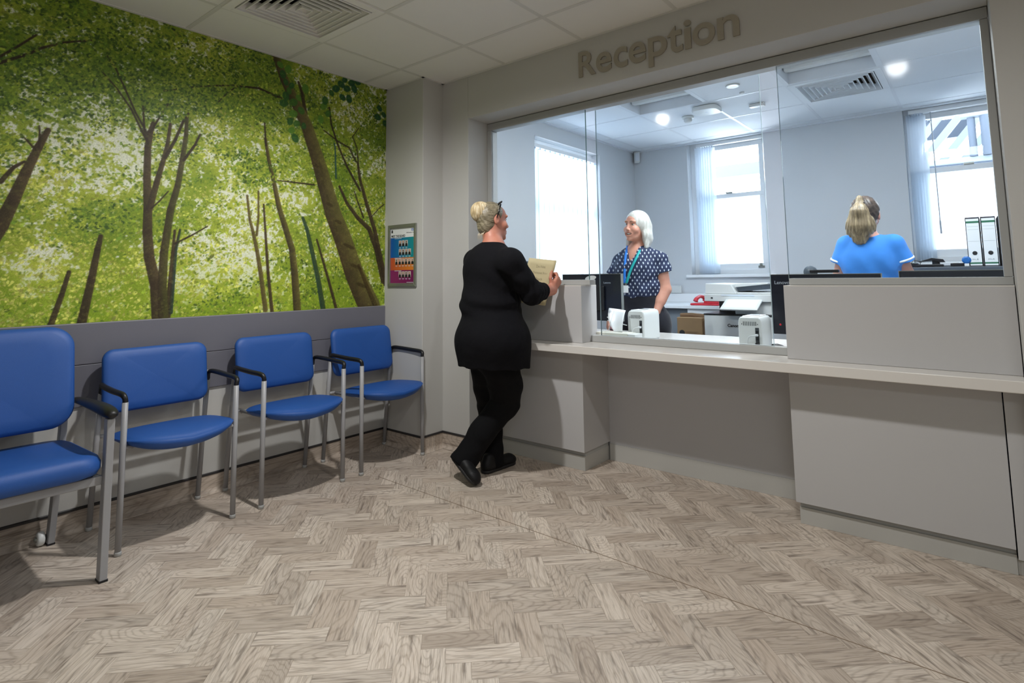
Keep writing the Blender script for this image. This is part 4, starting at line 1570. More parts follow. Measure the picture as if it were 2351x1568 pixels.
def monitor(label, xc, y, w, ztop, zbot, rz=0.0, bezel=None, text=None, front=False, cat='monitor', sticker=False, stand=True):
    t = thing('monitor', label, cat, (xc, y, Zt), rz, 'computer monitors behind the reception screen')
    zb, zt = zbot - Zt, ztop - Zt
    ob('panel', MB().box(-w / 2, w / 2, 0, .028, zb, zt), M['dark_screen'], t, bevel=.004)
    if not front:
        ob('rear_cover', MB().box(-w * .24, w * .24, -.022, 0, zb + (zt - zb) * .22, zt - (zt - zb) * .25), M['black'], t, bevel=.008)
    b = bezel or M['steel']
    e = MB()
    e.box(-w / 2 - .003, -w / 2, -.001, .030, zb, zt)
    e.box(w / 2, w / 2 + .003, -.001, .030, zb, zt)
    e.box(-w / 2 - .003, w / 2 + .003, -.001, .030, zt, zt + .003)
    ob('bezel', e, b, t)
    if stand:
        ob('stand', MB().box(-.03, .03, -.05, -.022, .004, zb + (zt - zb) * .5), M['steel'], t, bevel=.004)
        ob('stand_base', MB().box(-.11, .11, -.10, .10, .001, .010), M['steel'], t, bevel=.003)
    if text:
        s, xx, zz, ww = text
        text_obj('lettering', s, .03, mat('print_grey', 0x9AA2AC, .4), Matrix.Translation((xx, -.0012, zz - Zt)) @ RX, t, fitw=ww, bold=.0003)
    if sticker:
        c = [(w * .0 + .045 * math.cos(a), -.0016, zt - .026 + .017 * math.sin(a) + .006 * math.cos(a)) for a in [k * math.pi / 12 for k in range(24)]]
        ob('oval_sticker', MB().prism(c, (0, -.0006, 0)), M['white'], t)
    return t


mt = monitor('black monitor behind the left counter riser with an oval white sticker on its back', -2.115, 3.46, .47, 1.178, .86, sticker=True, text=('Lenovo', .13, 1.12, .055))
mt['label'] = 'black monitor behind the left counter riser with an oval white sticker on its back'
mr = monitor('black monitor standing at the left end of the right counter riser', -.655, 3.44, .53, 1.161, .832, text=('Lenovo', -.205, 1.118, .078))
ob('power_light', MB().lathe([(.004, 0), (.006, -.001), (.006, -.003), (.003, -.004)], (-.225, -.001, .125), 10, axis='y'), mat('red_lamp', 0xC02030, .3), mr)
m2 = monitor('dark silver-edged monitor at the far right behind the right counter riser', -.105, 3.46, .415, 1.172, .85)
wc_ = thing('desk_webcam', 'small black webcam on top of the monitor in front of the nurse', 'webcam', (-.625, 3.44, 1.168))
ob('body', MB().box(-.09, .05, -.012, .02, .001, .018), M['black'], wc_, bevel=.004)
ob('lens', MB().lathe([(.034, 0), (.036, .006), (.030, .014)], (-.095, .033, .006), 16, axis='y'), mat('lens_grey', 0x5F6872, .3), wc_, smooth=True)
sp_ = at(1207, 600, y=3.35)
dv = thing('desk_fan_heater', 'dark grey box behind the papers, above the left counter riser', 'box', (sp_.x, 3.28, 1.1115))
ob('casing', MB().box(-.03, .10, -.05, .06, 0, .167), mat('dark_teal_plastic', 0x39454C, .4), dv, bevel=.006)
ob('vent', MB().box(-.02, .02, -.053, -.05, .14, .150), M['white'], dv)
# monitors stand on the worktop; the raised shelf below the left riser carries the dark box
bx_ = thing('riser_shelf', 'pale shelf behind the left counter riser', 'shelf', (-2.30, 3.2, Zt))
ob('top', MB().box(-.39, .02, 0, .16, .333, .351), M['shelf'], bx_)
ob('support', MB().box(-.39, -.37, 0, .16, .001, .333), M['shelf'], bx_)
ob('support', MB().box(.0, .02, 0, .16, .001, .333), M['shelf'], bx_)

# ------------------------------------------------------------------ back of the office
dk = thing('wall_desk', 'white high desk along the back office wall with a red telephone', 'desk', (-2.46, 5.62, 0))
ob('top', MB().box(-.56, .60, -.34, .345, .845, .875), M['white_paint'], dk, bevel=.004)
ob('upstand', MB().box(-.56, .60, .325, .345, .875, .965), M['white_paint'], dk, bevel=.003)
ob('apron', MB().box(.28, .60, -.32, -.29, .75, .845), M['white_paint'], dk, bevel=.003)
ob('side_panel', MB().box(.575, .60, -.30, .345, 0, .845), M['white_paint'], dk)
ob('back_panel', MB().box(-.56, .575, -.28, -.26, 0, .845), mat('desk_modesty_grey', 0x7F868E, .6), dk)
ph = thing('telephone', 'red desk telephone on the white desk', 'telephone', (-2.02, 5.42, .875))
red = mat('red_plastic', 0xC62B38, .35, spec=.4)
b = MB().prism([(-.14, -.10, .001), (.13, -.09, .001), (.13, .11, .001), (-.13, .11, .001)], (0, 0, .02))
ob('base', b, red, ph, bevel=.008)
ob('keypad_block', MB().prism([(-.02, -.07, .02), (.12, -.07, .02), (.12, .10, .02), (-.02, .10, .02)], (0, .01, .035)), red, ph, bevel=.006)
for r_ in range(3):
    for c_ in range(3):
        ob('key', MB().box(.012 + c_ * .034, .034 + c_ * .034, -.05 + r_ * .045, -.02 + r_ * .045, .055, .060), mat('key_dark_red', 0x8E1A26, .5) if r_ + c_ == 0 else bpy.data.materials['key_dark_red'], ph)
hs = arm_curve([(-.085, -.10, .040), (-.080, -.085, .062), (-.075, .0, .082), (-.070, .085, .066), (-.068, .10, .045)])
L_ = len(hs) - 1
ob('handset', MB().tube(hs, [.024 - .008 * math.sin(math.pi * i / L_) for i in range(L_ + 1)], 12), red, ph, smooth=True)
sw = thing('wall_socket', 'white double socket on the wall above the white desk', 'socket', (at(1552, 682, y=OBY - .02).x, OBY - .02, .91))
ob('plate', MB().box(-.07, .07, -.012, 0, .06, .14), M['white'], sw, bevel=.003)

# multifunction printer
PX, PY = -1.53, 4.72
pr = thing('office_printer', 'large white multifunction printer with a tilted touch screen', 'printer', (PX, PY, 0))
pgrey = mat('printer_pale_grey', 0xD3D9E0, .4)
ob('paper_drawers', MB().box(-.27, .27, 0, .55, .02, .835), M['white'], pr, bevel=.006)
for z_ in (.45, .24):
    ob('drawer_gap', MB().box(-.262, .262, -.003, .0, z_, z_ + .006), port, pr)
ob('tray_lip', MB().box(-.272, .272, -.004, .5, .835, .845), M['black'], pr, bevel=.002)
ob('rear_column', MB().box(-.255, .27, .33, .55, .845, .945), mat('printer_cavity', 0x2F2824, .7), pr)  # dark block stands in for the shade inside the output cavity
ob('output_block', MB().box(-.02, .275, .02, .45, .845, .945), M['white'], pr, bevel=.006)
ob('scanner_body', MB().box(-.262, .275, 0, .52, .945, 1.005), M['white'], pr, bevel=.006)
ob('scanner_trim', MB().box(-.12, .14, -.003, .0, .992, 1.004), pgrey, pr)
ob('badge', MB().box(-.205, -.190, -.003, .0, .968, .980), port, pr)
ob('feeder_hood', MB().prism([(-.262, 0.02, 1.006), (.0, 0.02, 1.006), (-.045, .02, 1.085), (-.255, .02, 1.092)], (0, .46, 0)), M['white'], pr, bevel=.006)
ob('feeder_base', MB().box(0, .26, .02, .48, 1.006, 1.02), M['white'], pr, bevel=.004)
ob('feeder_tray', MB().prism([(-.02, .04, 1.060), (.235, .04, 1.085), (.235, .04, 1.096), (-.02, .04, 1.088)], (0, .42, 0)), M['white'], pr, bevel=.003)
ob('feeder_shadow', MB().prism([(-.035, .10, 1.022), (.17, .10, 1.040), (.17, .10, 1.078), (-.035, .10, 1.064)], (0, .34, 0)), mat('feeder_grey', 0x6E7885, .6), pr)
sc_ = MB()
Mx = Matrix.Translation((.045, -.07, .925)) @ Matrix.Rotation(math.radians(24), 4, 'X') @ Matrix.Shear('XY', 4, (0, 0))
sc_.box(-.13, .155, -.09, .09, -.008, .008, M=Mx)
scr = ob('touch_screen', sc_, M['white'], pr, bevel=.006)
ob('display', MB().box(-.105, .135, -.06, .075, .0082, .0095, M=Mx), mat('display_glow', 0xC8DCEA, .15, emit=0xD6E6F2, estr=.8), scr)  # emission stands in for the sky reflected in the screen
ob('hinge', MB().box(-.03, .10, -.03, .05, .89, .935), pgrey, pr, bevel=.004)
for xx, za, zb in ((.235, .86, .93), (.21, .86, .895)):
    ob('vent_slot', MB().box(.2755, .277, xx, xx + .012, za, zb), port, pr)
text_obj('lettering', 'Canon', .04, M['ink'], Matrix.Translation((-.035, -.0015, .755)) @ RX, pr, fitw=.088, bold=.0012)
bg_ = thing('paper_sack', 'brown paper sack between the white desk and the printer', 'bag', (-2.02, 4.98, 0))
kraft = mat('kraft_paper', 0x9A7A56, .8, var=.12, scale=14)
kraft2 = mat('kraft_side', 0x7B5E42, .8, var=.12, scale=14)
ob('body', MB().prism([(-.11, -.06, .001), (.12, -.06, .001), (.12, .12, .001), (-.11, .12, .001)], (.005, 0, .79)), kraft, bg_, bevel=.006)
ob('gusset', MB().box(.126, .17, -.05, .12, .001, .76), kraft2, bg_)
ob('rolled_top', MB().tube([(-.10, .02, .80), (.0, .025, .806), (.12, .02, .798)], .022, 8), kraft2, bg_)
for k in range(5):
    ob('print_line', MB().box(-.02, .085 - .012 * (k % 2), -.0625, -.059, .665 - k * .012, .669 - k * .012), kraft2, bg_)
ob('print_mark', MB().lathe([(.018, 0), (.025, 0.001), (.025, .002), (.018, .003)], (-.06, -.062, .655), 16, axis='y'), M['ink'], bg_)

# low storage unit below the right-hand window, with binders and desk bits on it
st_ = thing('storage_unit', 'grey low storage unit below the right office window', 'cabinet', (.15, 4.62, 0))
grey = mat('storage_grey', 0x9BA4AE, .5)
ob('carcass', MB().box(-.50, .55, 0, .55, .001, 1.17), grey, st_, bevel=.003)
ob('top', MB().box(-.52, .57, -.02, .57, 1.17, 1.197), mat('storage_top_dark', 0x4A525C, .4), st_, bevel=.003)
for xx in (-.02,):
    ob('door', MB().box(-.49, xx - .005, -.018, 0, .05, 1.165), grey, st_, bevel=.002)
    ob('door', MB().box(xx + .005, .54, -.018, 0, .05, 1.165), grey, st_, bevel=.002)
lam_w = mat('binder_label', 0xE2E6E8, .6)
green = mat('binder_green', 0x2E6B50, .5)
bgrey = mat('binder_board', 0x34323A, .6)
for k, (xx, lab) in enumerate(((-.013, 'white-spined lever arch file, leftmost of the files by the right window'), (.065, 'white-spined lever arch file in the middle of the three by the right window'), (.150, 'white-spined lever arch file partly hidden by the right screen frame'))):
    f = thing('lever_arch_file', lab, 'binder', (xx, 4.70, 1.198), rz=math.radians(2), group='lever arch files by the right window')
    f.rotation_euler = (0, 0, math.radians((-1, 0, 1)[k]))
    w_ = .036
    c = MB()
    c.box(-w_, w_, 0, .004, 0, .315)
    c.box(-w_, -w_ + .003, 0, .28, 0, .315)
    c.box(w_ - .003, w_, 0, .28, 0, .315)
    ob('cover', c, bgrey, f)
    ob('paper_block', MB().box(-w_ + .006, w_ - .006, .01, .27, .008, .30), lam_w, f)
    ob('spine_label', MB().box(-w_ + .004, w_ - .004, -.001, .0, .006, .305), lam_w, f)
    ob('green_band', MB().box(-w_ + .004, w_ - .004, -.0016, .0, .277, .290), green, f)
    ob('green_band', MB().box(-w_ + .004, w_ - .004, -.0016, .0, .016, .026), green, f)
    ob('finger_hole', MB().lathe([(.002, 0), (.0125, 0), (.0125, -.002), (.008, -.003)], (0, -.001, .085), 18, axis='y'), M['ink'], f)
    for zz in (.255, .235, .16):
        ob('label_line', MB().box(-w_ + .008, w_ - .008, -.0014, .0, zz, zz + .0015), mat('line_grey', 0xA8B0B4, .6) if 'line_grey' not in bpy.data.materials else bpy.data.materials['line_grey'], f)
    text_obj('small_text', 'FILE', .01, bpy.data.materials['line_grey'], Matrix.Translation((0, -.0016, .045)) @ RX, f, fitw=.03, fith=.007)
hp = thing('hole_punch', 'black hole punch on the storage unit beside the nurse', 'hole punch', (-.235, 4.66, 1.198))
ob('base', MB().box(-.08, .06, -.05, .05, .001, .018), M['black'], hp, bevel=.004)
ob('lever', MB().prism([(-.075, -.03, .035), (.0, -.03, .060), (.06, -.03, .050), (.07, -.03, .030), (.04, -.03, .030), (.0, -.03, .042)], (0, .06, 0)), M['black'], hp, bevel=.003)
ob('post', MB().box(.0, .04, -.02, .02, .015, .045), M['black'], hp)
dk2 = thing('desk_divider', 'dark low tray of pens along the storage unit edge', 'tray', (-.08, 4.64, 1.198))
ob('tray', MB().box(-.06, .04, -.03, .015, .001, .022), M['black'], dk2, bevel=.003)
ob('eraser', MB().box(-.045, -.02, -.02, .0, .022, .03), M['white'], dk2, bevel=.002)
cp = thing('tape_dispenser', 'round blue tape reel on a white foot beside the files', 'tape', (-.058, 4.645, 1.198))
cp.location = (-.075 + .018, 4.61, 1.198)
ob('reel', MB().lathe([(.010, -.010), (.022, -.010), (.024, -.007), (.024, .007), (.022, .010), (.010, .010)], (0, 0, .040), 20, axis='y'), mat('blue_plastic', 0x1F62A8, .35), cp, smooth=True)
ob('foot', MB().box(-.012, .012, -.012, .012, .001, .018), M['white'], cp, bevel=.002)
gl = thing('spectacles', 'wire spectacles lying on the storage unit by the nurse', 'glasses', (-.355, 4.635, 1.198))
wire = M['black']
for s in (-1, 1):
    ob('lens_rim', MB().tube([(s * .033 + .025 * math.cos(a), .0, .024 + .020 * math.sin(a)) for a in [k * math.pi / 8 for k in range(17)]], .0016, 6, caps=False), wire, gl)
    ob('temple', MB().tube([(s * .058, 0, .030), (s * .06, .07, .05), (s * .055, .11, .03)], .0015, 6), wire, gl)
ob('bridge', MB().tube([(-.009, 0, .03), (.009, 0, .03)], .0016, 6), wire, gl)
kb = thing('desk_telephone', 'dark grey desk telephone on the storage unit behind the nurse', 'telephone', (-.42, 4.90, 1.198))
ob('base', MB().box(-.10, .10, -.08, .10, .001, .03), M['black'], kb, bevel=.005)
ob('handset', MB().tube(arm_curve([(-.06, -.05, .04), (-.06, .0, .055), (-.06, .08, .04)]), .018, 10), M['black'], kb, smooth=True)
ob('display', MB().box(0, .08, .02, .08, .03, .034), mat('lcd_green', 0x8FA79C, .3), kb)

# ------------------------------------------------------------------ ceiling and wall fittings in the office
p = at(1579, 268, z=ZC)
sd = thing('smoke_detector', 'round white smoke detector on the office ceiling', 'smoke detector', (p.x, p.y, ZC - .0012))
ob('base', MB().lathe([(.05, 0), (.052, -.004), (.052, -.014), (.046, -.018)], (0, 0, 0), 24), M['white'], sd, smooth=True)
ob('chamber', MB().lathe([(.034, -.018), (.036, -.022), (.036, -.040), (.028, -.050), (.012, -.052)], (0, 0, 0), 20), M['white'], sd, smooth=True)
p = at(1622, 247, z=ZC)
wa = thing('wireless_access_point', 'flat white rounded box on the office ceiling beside the smoke detector', 'access point', (p.x, p.y, ZC - .0012))
ob('casing', MB().prism([(.11 * (abs(math.cos(a)) ** .55) * (1 if math.cos(a) > 0 else -1), .11 * (abs(math.sin(a)) ** .55) * (1 if math.sin(a) > 0 else -1), 0) for a in [k * math.pi / 16 for k in range(32)]], (0, 0, -.04)), M['white'], wa, bevel=.012, seg=3)
ob('logo', MB().lathe([(.005, 0), (.012, 0), (.012, -.001), (.006, -.001)], (0, 0, -.040), 12), pgrey, wa)
p = at(1738, 238, z=ZC)
se = thing('ceiling_sensor', 'small oblong white sensor on the office ceiling', 'sensor', (p.x, p.y, ZC - .0012))
ob('body', MB().box(-.06, .06, -.03, .03, -.026, 0), M['white'], se, bevel=.006)
p = at(1703, 212, z=ZC)
se2 = thing('ceiling_button', 'tiny round indicator on the office ceiling below the ring light', 'sensor', (p.x, p.y, ZC - .0012))
ob('body', MB().lathe([(.018, 0), (.020, -.006), (.012, -.012)], (0, 0, 0), 14), M['white'], se2, smooth=True)
glow = mat('lamp_glow', 0xFFFFFF, .5, emit=0xFFF6E8, estr=30.0)
for (px_, py_), lab, lit in (((1682, 196), 'round white ring downlight, unlit, in the middle of the office ceiling', False),):
    p = at(px_, py_, z=ZC)
    d_ = thing('downlight', lab, 'downlight', (p.x, p.y, ZC - .0012))
    r0 = .05 if not lit else .035
    ob('trim_ring', MB().lathe([(r0 * .62, -.002), (r0, 0), (r0 * 1.02, -.004), (r0 * .95, -.008), (r0 * .66, -.006)], (0, 0, 0), 24), M['white'], d_, smooth=True)
    ob('lamp', MB().lathe([(.002, -.003), (r0 * .64, -.003), (r0 * .55, -.011 if lit else -.0045), (.002, -.014 if lit else -.0045)], (0, 0, 0), 20), glow if lit else M['steel'], d_)
p = at(1457, 363, y=OBY - .03)
pi = thing('motion_sensor', 'white motion sensor high in the corner of the office', 'sensor', (OLX + .06, OBY - .04, p.z))
pi.rotation_euler = (0, 0, math.radians(35))
ob('body', MB().box(-.032, .032, -.03, .035, -.065, .065), M['white'], pi, bevel=.012, seg=3)
ob('lens', MB().box(-.022, .022, -.034, -.028, -.045, .045), pgrey, pi, bevel=.006)

# ------------------------------------------------------------------ people: signed-distance modelling, meshed with OpenVDB


class SDF:
    def __init__(s, lo, hi, h):
        s.h = h
        s.lo = np.array(lo, float)
        s.n = np.ceil((np.array(hi) - s.lo) / h).astype(int) + 1
        s.d = np.full(s.n, 0.15, np.float32)

    def _box(s, lo, hi):
        a = np.maximum(np.floor((np.array(lo) - s.lo) / s.h).astype(int), 0)
        b = np.minimum(np.ceil((np.array(hi) - s.lo) / s.h).astype(int) + 1, s.n)
        if np.any(b <= a):
            return None
        ax = [(s.lo[i] + s.h * np.arange(a[i], b[i])).astype(np.float32) for i in range(3)]
        return tuple(slice(a[i], b[i]) for i in range(3)), ax[0][:, None, None], ax[1][None, :, None], ax[2][None, None, :]

    def _mix(s, sl, d, k, mode):
        o = s.d[sl]
        if mode == 'add':
            if k > 0:
                h = np.clip(k - np.abs(o - d), 0, None) / k
                s.d[sl] = np.minimum(o, d) - h * h * k * .25
            else:
                s.d[sl] = np.minimum(o, d)
        elif mode == 'sub':
            d = -d
            if k > 0:
                h = np.clip(k - np.abs(o - d), 0, None) / k
                s.d[sl] = np.maximum(o, d) + h * h * k * .25
            else:
                s.d[sl] = np.maximum(o, d)

    def cone(s, a, b, ra, rb=None, k=.02, flat=None, mode='add'):
        rb = ra if rb is None else rb
        a, b = np.array(a, float), np.array(b, float)
        r = max(ra, rb) + k + .03
        q = s._box(np.minimum(a, b) - r, np.maximum(a, b) + r)
        if q is None:
            return s
        sl, X, Y, Z = q
        px, py, pz = X - a[0], Y - a[1], Z - a[2]
        d = b - a
        L2 = float(d @ d) + 1e-9
        t = np.clip((px * d[0] + py * d[1] + pz * d[2]) / L2, 0, 1)
        ex, ey, ez = px - d[0] * t, py - d[1] * t, pz - d[2] * t
        if flat is not None:
            n, f = np.array(flat[0], float), flat[1]
            n = n / np.linalg.norm(n)
            c = (ex * n[0] + ey * n[1] + ez * n[2]) * (1 / f - 1)
            ex, ey, ez = ex + n[0] * c, ey + n[1] * c, ez + n[2] * c
        dist = np.sqrt(ex * ex + ey * ey + ez * ez) - (ra + (rb - ra) * t)
        if flat is not None and flat[1] < 1:
            dist = dist * max(flat[1], .5)
        s._mix(sl, dist, k, mode)
        return s

    def chain(s, pts, rs, k=.02, flat=None):
        for i in range(len(pts) - 1):
            s.cone(pts[i], pts[i + 1], rs[i], rs[i + 1], k if i == 0 else max(k * .5, .004), flat)
        return s

    def ell(s, c, r, fr=None, k=.02, mode='add'):
        """ellipsoid; fr = (R, F, U) local axes, r in those axes"""
        c = np.array(c, float)
        r = np.array(r, float)
        fr = np.eye(3) if fr is None else np.array(fr, float)
        m = r.max() + k + .03
        q = s._box(c - m, c + m)
        if q is None:
            return s
        sl, X, Y, Z = q
        px, py, pz = X - c[0], Y - c[1], Z - c[2]
        l = [(px * fr[i][0] + py * fr[i][1] + pz * fr[i][2]) for i in range(3)]
        k0 = np.sqrt(sum((l[i] / r[i]) ** 2 for i in range(3)))
        k1 = np.sqrt(sum((l[i] / r[i] ** 2) ** 2 for i in range(3))) + 1e-6
        d = k0 * (k0 - 1) / k1
        s._mix(sl, d.astype(np.float32), k, mode)
        return s

    def merge(s, o, k=.02):
        h = np.clip(k - np.abs(s.d - o.d), 0, None) / k
        s.d = np.minimum(s.d, o.d) - h * h * k * .25
        return s

    def plane(s, p, n):
        """keep the side opposite to n"""
        p, n = np.array(p, float), np.array(n, float)
        n = n / np.linalg.norm(n)
        q = s._box(s.lo, s.lo + s.h * s.n)
        sl, X, Y, Z = q
        d = (X - p[0]) * n[0] + (Y - p[1]) * n[1] + (Z - p[2]) * n[2]
        s.d = np.maximum(s.d, d.astype(np.float32))
        return s

    def folds(s, fn):
        q = s._box(s.lo, s.lo + s.h * s.n)
        sl, X, Y, Z = q
        near = np.abs(s.d) < .04
        s.d = np.where(near, s.d + fn(X, Y, Z).astype(np.float32), s.d)
        return s

    def mesh(s, name, m, parent=None, adapt=0.0, smooth_it=1):
        g = openvdb.FloatGrid(s.h * 3)
        g.copyFromArray(np.ascontiguousarray(s.d))
        pts, tri, quad = g.convertToPolygons(isovalue=0.0, adaptivity=adapt)
        co = pts * s.h + s.lo
        rt = parent
        while rt is not None and rt.parent is not None:
            rt = rt.parent
        if rt is not None:
            co = co - np.array(rt.location)
        me = bpy.data.meshes.new(name)
        fs = [tuple(int(i) for i in f[::-1]) for f in quad] + [tuple(int(i) for i in f[::-1]) for f in tri]
        me.from_pydata([tuple(p) for p in co], [], fs)
        me.materials.append(m)
        bm = bmesh.new()
        bm.from_mesh(me)
        bmesh.ops.recalc_face_normals(bm, faces=bm.faces)
        bm.to_mesh(me)
        bm.free()
        me.polygons.foreach_set('use_smooth', [True] * len(me.polygons))
        o = bpy.data.objects.new(name, me)
        COL.objects.link(o)
        if parent is not None:
            o.parent = parent
        return o


def vv(*a):
    return np.array(a, float)


def unit(v):
    v = np.array(v, float)
    return v / np.linalg.norm(v)


def frame(f, pitch=0.0, roll=0.0):
    """R, F, U from a facing direction in plan"""
    F = unit((f[0], f[1], 0))
    U = vv(0, 0, 1)
    R = np.cross(F, U)
    F2 = F * math.cos(pitch) + U * math.sin(pitch)
    U2 = np.cross(R, F2)
    if roll:
        R, U2 = R * math.cos(roll) + U2 * math.sin(roll), U2 * math.cos(roll) - R * math.sin(roll)
    return np.array([R, F2, U2])


def skin_mat(name, base, blush):
    m, nt, p = new_mat(name)
    tc = N(nt, 'ShaderNodeTexCoord')
    nz = N(nt, 'ShaderNodeTexNoise')
    nz.inputs['Scale'].default_value = 28
    nz.inputs['Detail'].default_value = 3
    nt.links.new(tc.outputs['Object'], nz.inputs['Vector'])
    mx = N(nt, 'ShaderNodeMix', data_type='RGBA')
    mx.inputs[6].default_value = srgb(base)
    mx.inputs[7].default_value = srgb(blush)
    nt.links.new(nz.outputs['Fac'], mx.inputs[0])
    nt.links.new(mx.outputs[2], p.inputs['Base Color'])
    p.inputs['Roughness'].default_value = .5
    p.inputs['Subsurface Weight'].default_value = .12
    p.inputs['Subsurface Radius'].default_value = (.01, .004, .002)
    p.inputs['Subsurface Scale'].default_value = .5
    return m


def hair_mat(name, a, b, c, scale=55, axis=(1, 1, .16), rot=(0, 0, 0)):
    """strands: noise stretched along the hair"""
    m, nt, p = new_mat(name)
    tc = N(nt, 'ShaderNodeTexCoord')
    mp = N(nt, 'ShaderNodeMapping')
    mp.inputs['Scale'].default_value = axis
    mp.inputs['Rotation'].default_value = rot
    nt.links.new(tc.outputs['Object'], mp.inputs['Vector'])
    nz = N(nt, 'ShaderNodeTexNoise')
    nz.inputs['Scale'].default_value = scale
    nz.inputs['Detail'].default_value = 5
    nz.inputs['Roughness'].default_value = .65
    nt.links.new(mp.outputs[0], nz.inputs['Vector'])
    rp = N(nt, 'ShaderNodeValToRGB')
    rp.color_ramp.elements[0].position = .30
    rp.color_ramp.elements[0].color = srgb(a)
    rp.color_ramp.elements[1].position = .70
    rp.color_ramp.elements[1].color = srgb(c)
    e = rp.color_ramp.elements.new(.5)
    e.color = srgb(b)
    nt.links.new(nz.outputs['Fac'], rp.inputs[0])
    nt.links.new(rp.outputs[0], p.inputs['Base Color'])
    p.inputs['Roughness'].default_value = .42
    bp_ = N(nt, 'ShaderNodeBump')
    bp_.inputs['Strength'].default_value = .35
    bp_.inputs['Distance'].default_value = .004
    nt.links.new(nz.outputs['Fac'], bp_.inputs['Height'])
    nt.links.new(bp_.outputs[0], p.inputs['Normal'])
    return m


def cloth_mat(name, col, bump=.35, rough=.85, scale=90, sheen=.2):
    m, nt, p = new_mat(name)
    tc = N(nt, 'ShaderNodeTexCoord')
    nz = N(nt, 'ShaderNodeTexNoise')
    nz.inputs['Scale'].default_value = 9
    nz.inputs['Detail'].default_value = 4
    nt.links.new(tc.outputs['Object'], nz.inputs['Vector'])
    mx = N(nt, 'ShaderNodeMix', data_type='RGBA')
    c = srgb(col)
    mx.inputs[6].default_value = tuple(x * .88 for x in c[:3]) + (1,)
    mx.inputs[7].default_value = tuple(min(1, x * 1.1) for x in c[:3]) + (1,)
    nt.links.new(nz.outputs['Fac'], mx.inputs[0])
    nt.links.new(mx.outputs[2], p.inputs['Base Color'])
    p.inputs['Roughness'].default_value = rough
    p.inputs['Sheen Weight'].default_value = sheen
    p.inputs['Specular IOR Level'].default_value = .2
    n2 = N(nt, 'ShaderNodeTexNoise')
    n2.inputs['Scale'].default_value = 14
    n2.inputs['Detail'].default_value = 6
    nt.links.new(tc.outputs['Object'], n2.inputs['Vector'])
    b = N(nt, 'ShaderNodeBump')
    b.inputs['Strength'].default_value = bump
    b.inputs['Distance'].default_value = .012
    nt.links.new(n2.outputs['Fac'], b.inputs['Height'])
    nt.links.new(b.outputs[0], p.inputs['Normal'])
    return m


def head_prims(S, c, fr, smile=False, k=.012, scale=1.0):
    """head around centre c (midway between the ears): skull, jaw, nose, lips, sockets, ears"""
    R, F, U = fr
    P = lambda x, y, z: c + (R * x + F * y + U * z) * scale
    q = scale
    S.ell(P(0, -.012, .030), vv(.074, .092, .088) * q, fr, k)
    S.ell(P(0, .020, -.032), vv(.057, .070, .082) * q, fr, .025)
    S.ell(P(0, .034, .048), vv(.052, .046, .034) * q, fr, .03)       # forehead
    S.ell(P(0, .050, -.084), vv(.035, .034, .028) * q, fr, .025)       # jaw
    S.ell(P(0, .074, -.104), vv(.019, .016, .014) * q, fr, .016)      # chin
    for s in (1, -1):
        S.ell(P(s * .036, .062, -.028), vv(.026, .022, .022) * q, fr, .02)   # cheek
        S.ell(P(s * .028, .078, .031), vv(.026, .011, .009) * q, fr, .014)   # brow
    for s in (1, -1):
        S.ell(P(s * .030, .099, .009), vv(.015, .014, .0080) * q, fr, .010, 'sub')
    S.cone(P(0, .084, .020), P(0, .102, -.026), .0065 * q, .0090 * q, .012)   # nose ridge
    S.ell(P(0, .102, -.030), vv(.0098, .011, .0088) * q, fr, .008)
    for s in (1, -1):
        S.ell(P(s * .011, .094, -.034), vv(.007, .009, .007) * q, fr, .006)
    mz = -.064
    if smile:
        for s in (1, -1):
            S.ell(P(s * .040, .060, -.036), vv(.019, .019, .017) * q, fr, .022)
        S.ell(P(0, .082, mz), vv(.036, .014, .022) * q, fr, .018)
        S.ell(P(0, .096, mz - .001), vv(.034, .030, .0110) * q, fr, .005, 'sub')
        S.chain([P(-.037, .070, mz + .012), P(-.014, .088, mz + .009), P(.014, .088, mz + .009), P(.037, .070, mz + .012)], [.0035 * q, .0045 * q, .0045 * q, .0035 * q], .006)
        S.chain([P(-.037, .070, mz + .011), P(-.017, .085, mz - .013), P(.017, .085, mz - .013), P(.037, .070, mz + .011)], [.0035 * q, .0052 * q, .0052 * q, .0035 * q], .006)
    else:
        S.chain([P(-.022, .082, mz), P(0, .094, mz + .005), P(.022, .082, mz)], [.004 * q, .0058 * q, .004 * q], .008)
        S.chain([P(-.020, .082, mz - .006), P(0, .092, mz - .010), P(.020, .082, mz - .006)], [.004 * q, .0064 * q, .004 * q], .008)
    for s in (1, -1):                                                # ears
        S.ell(P(s * .073, -.010, .0), vv(.009, .017, .031) * q, fr, .008)
        S.ell(P(s * .082, -.004, .002), vv(.006, .009, .018) * q, fr, .004, 'sub')


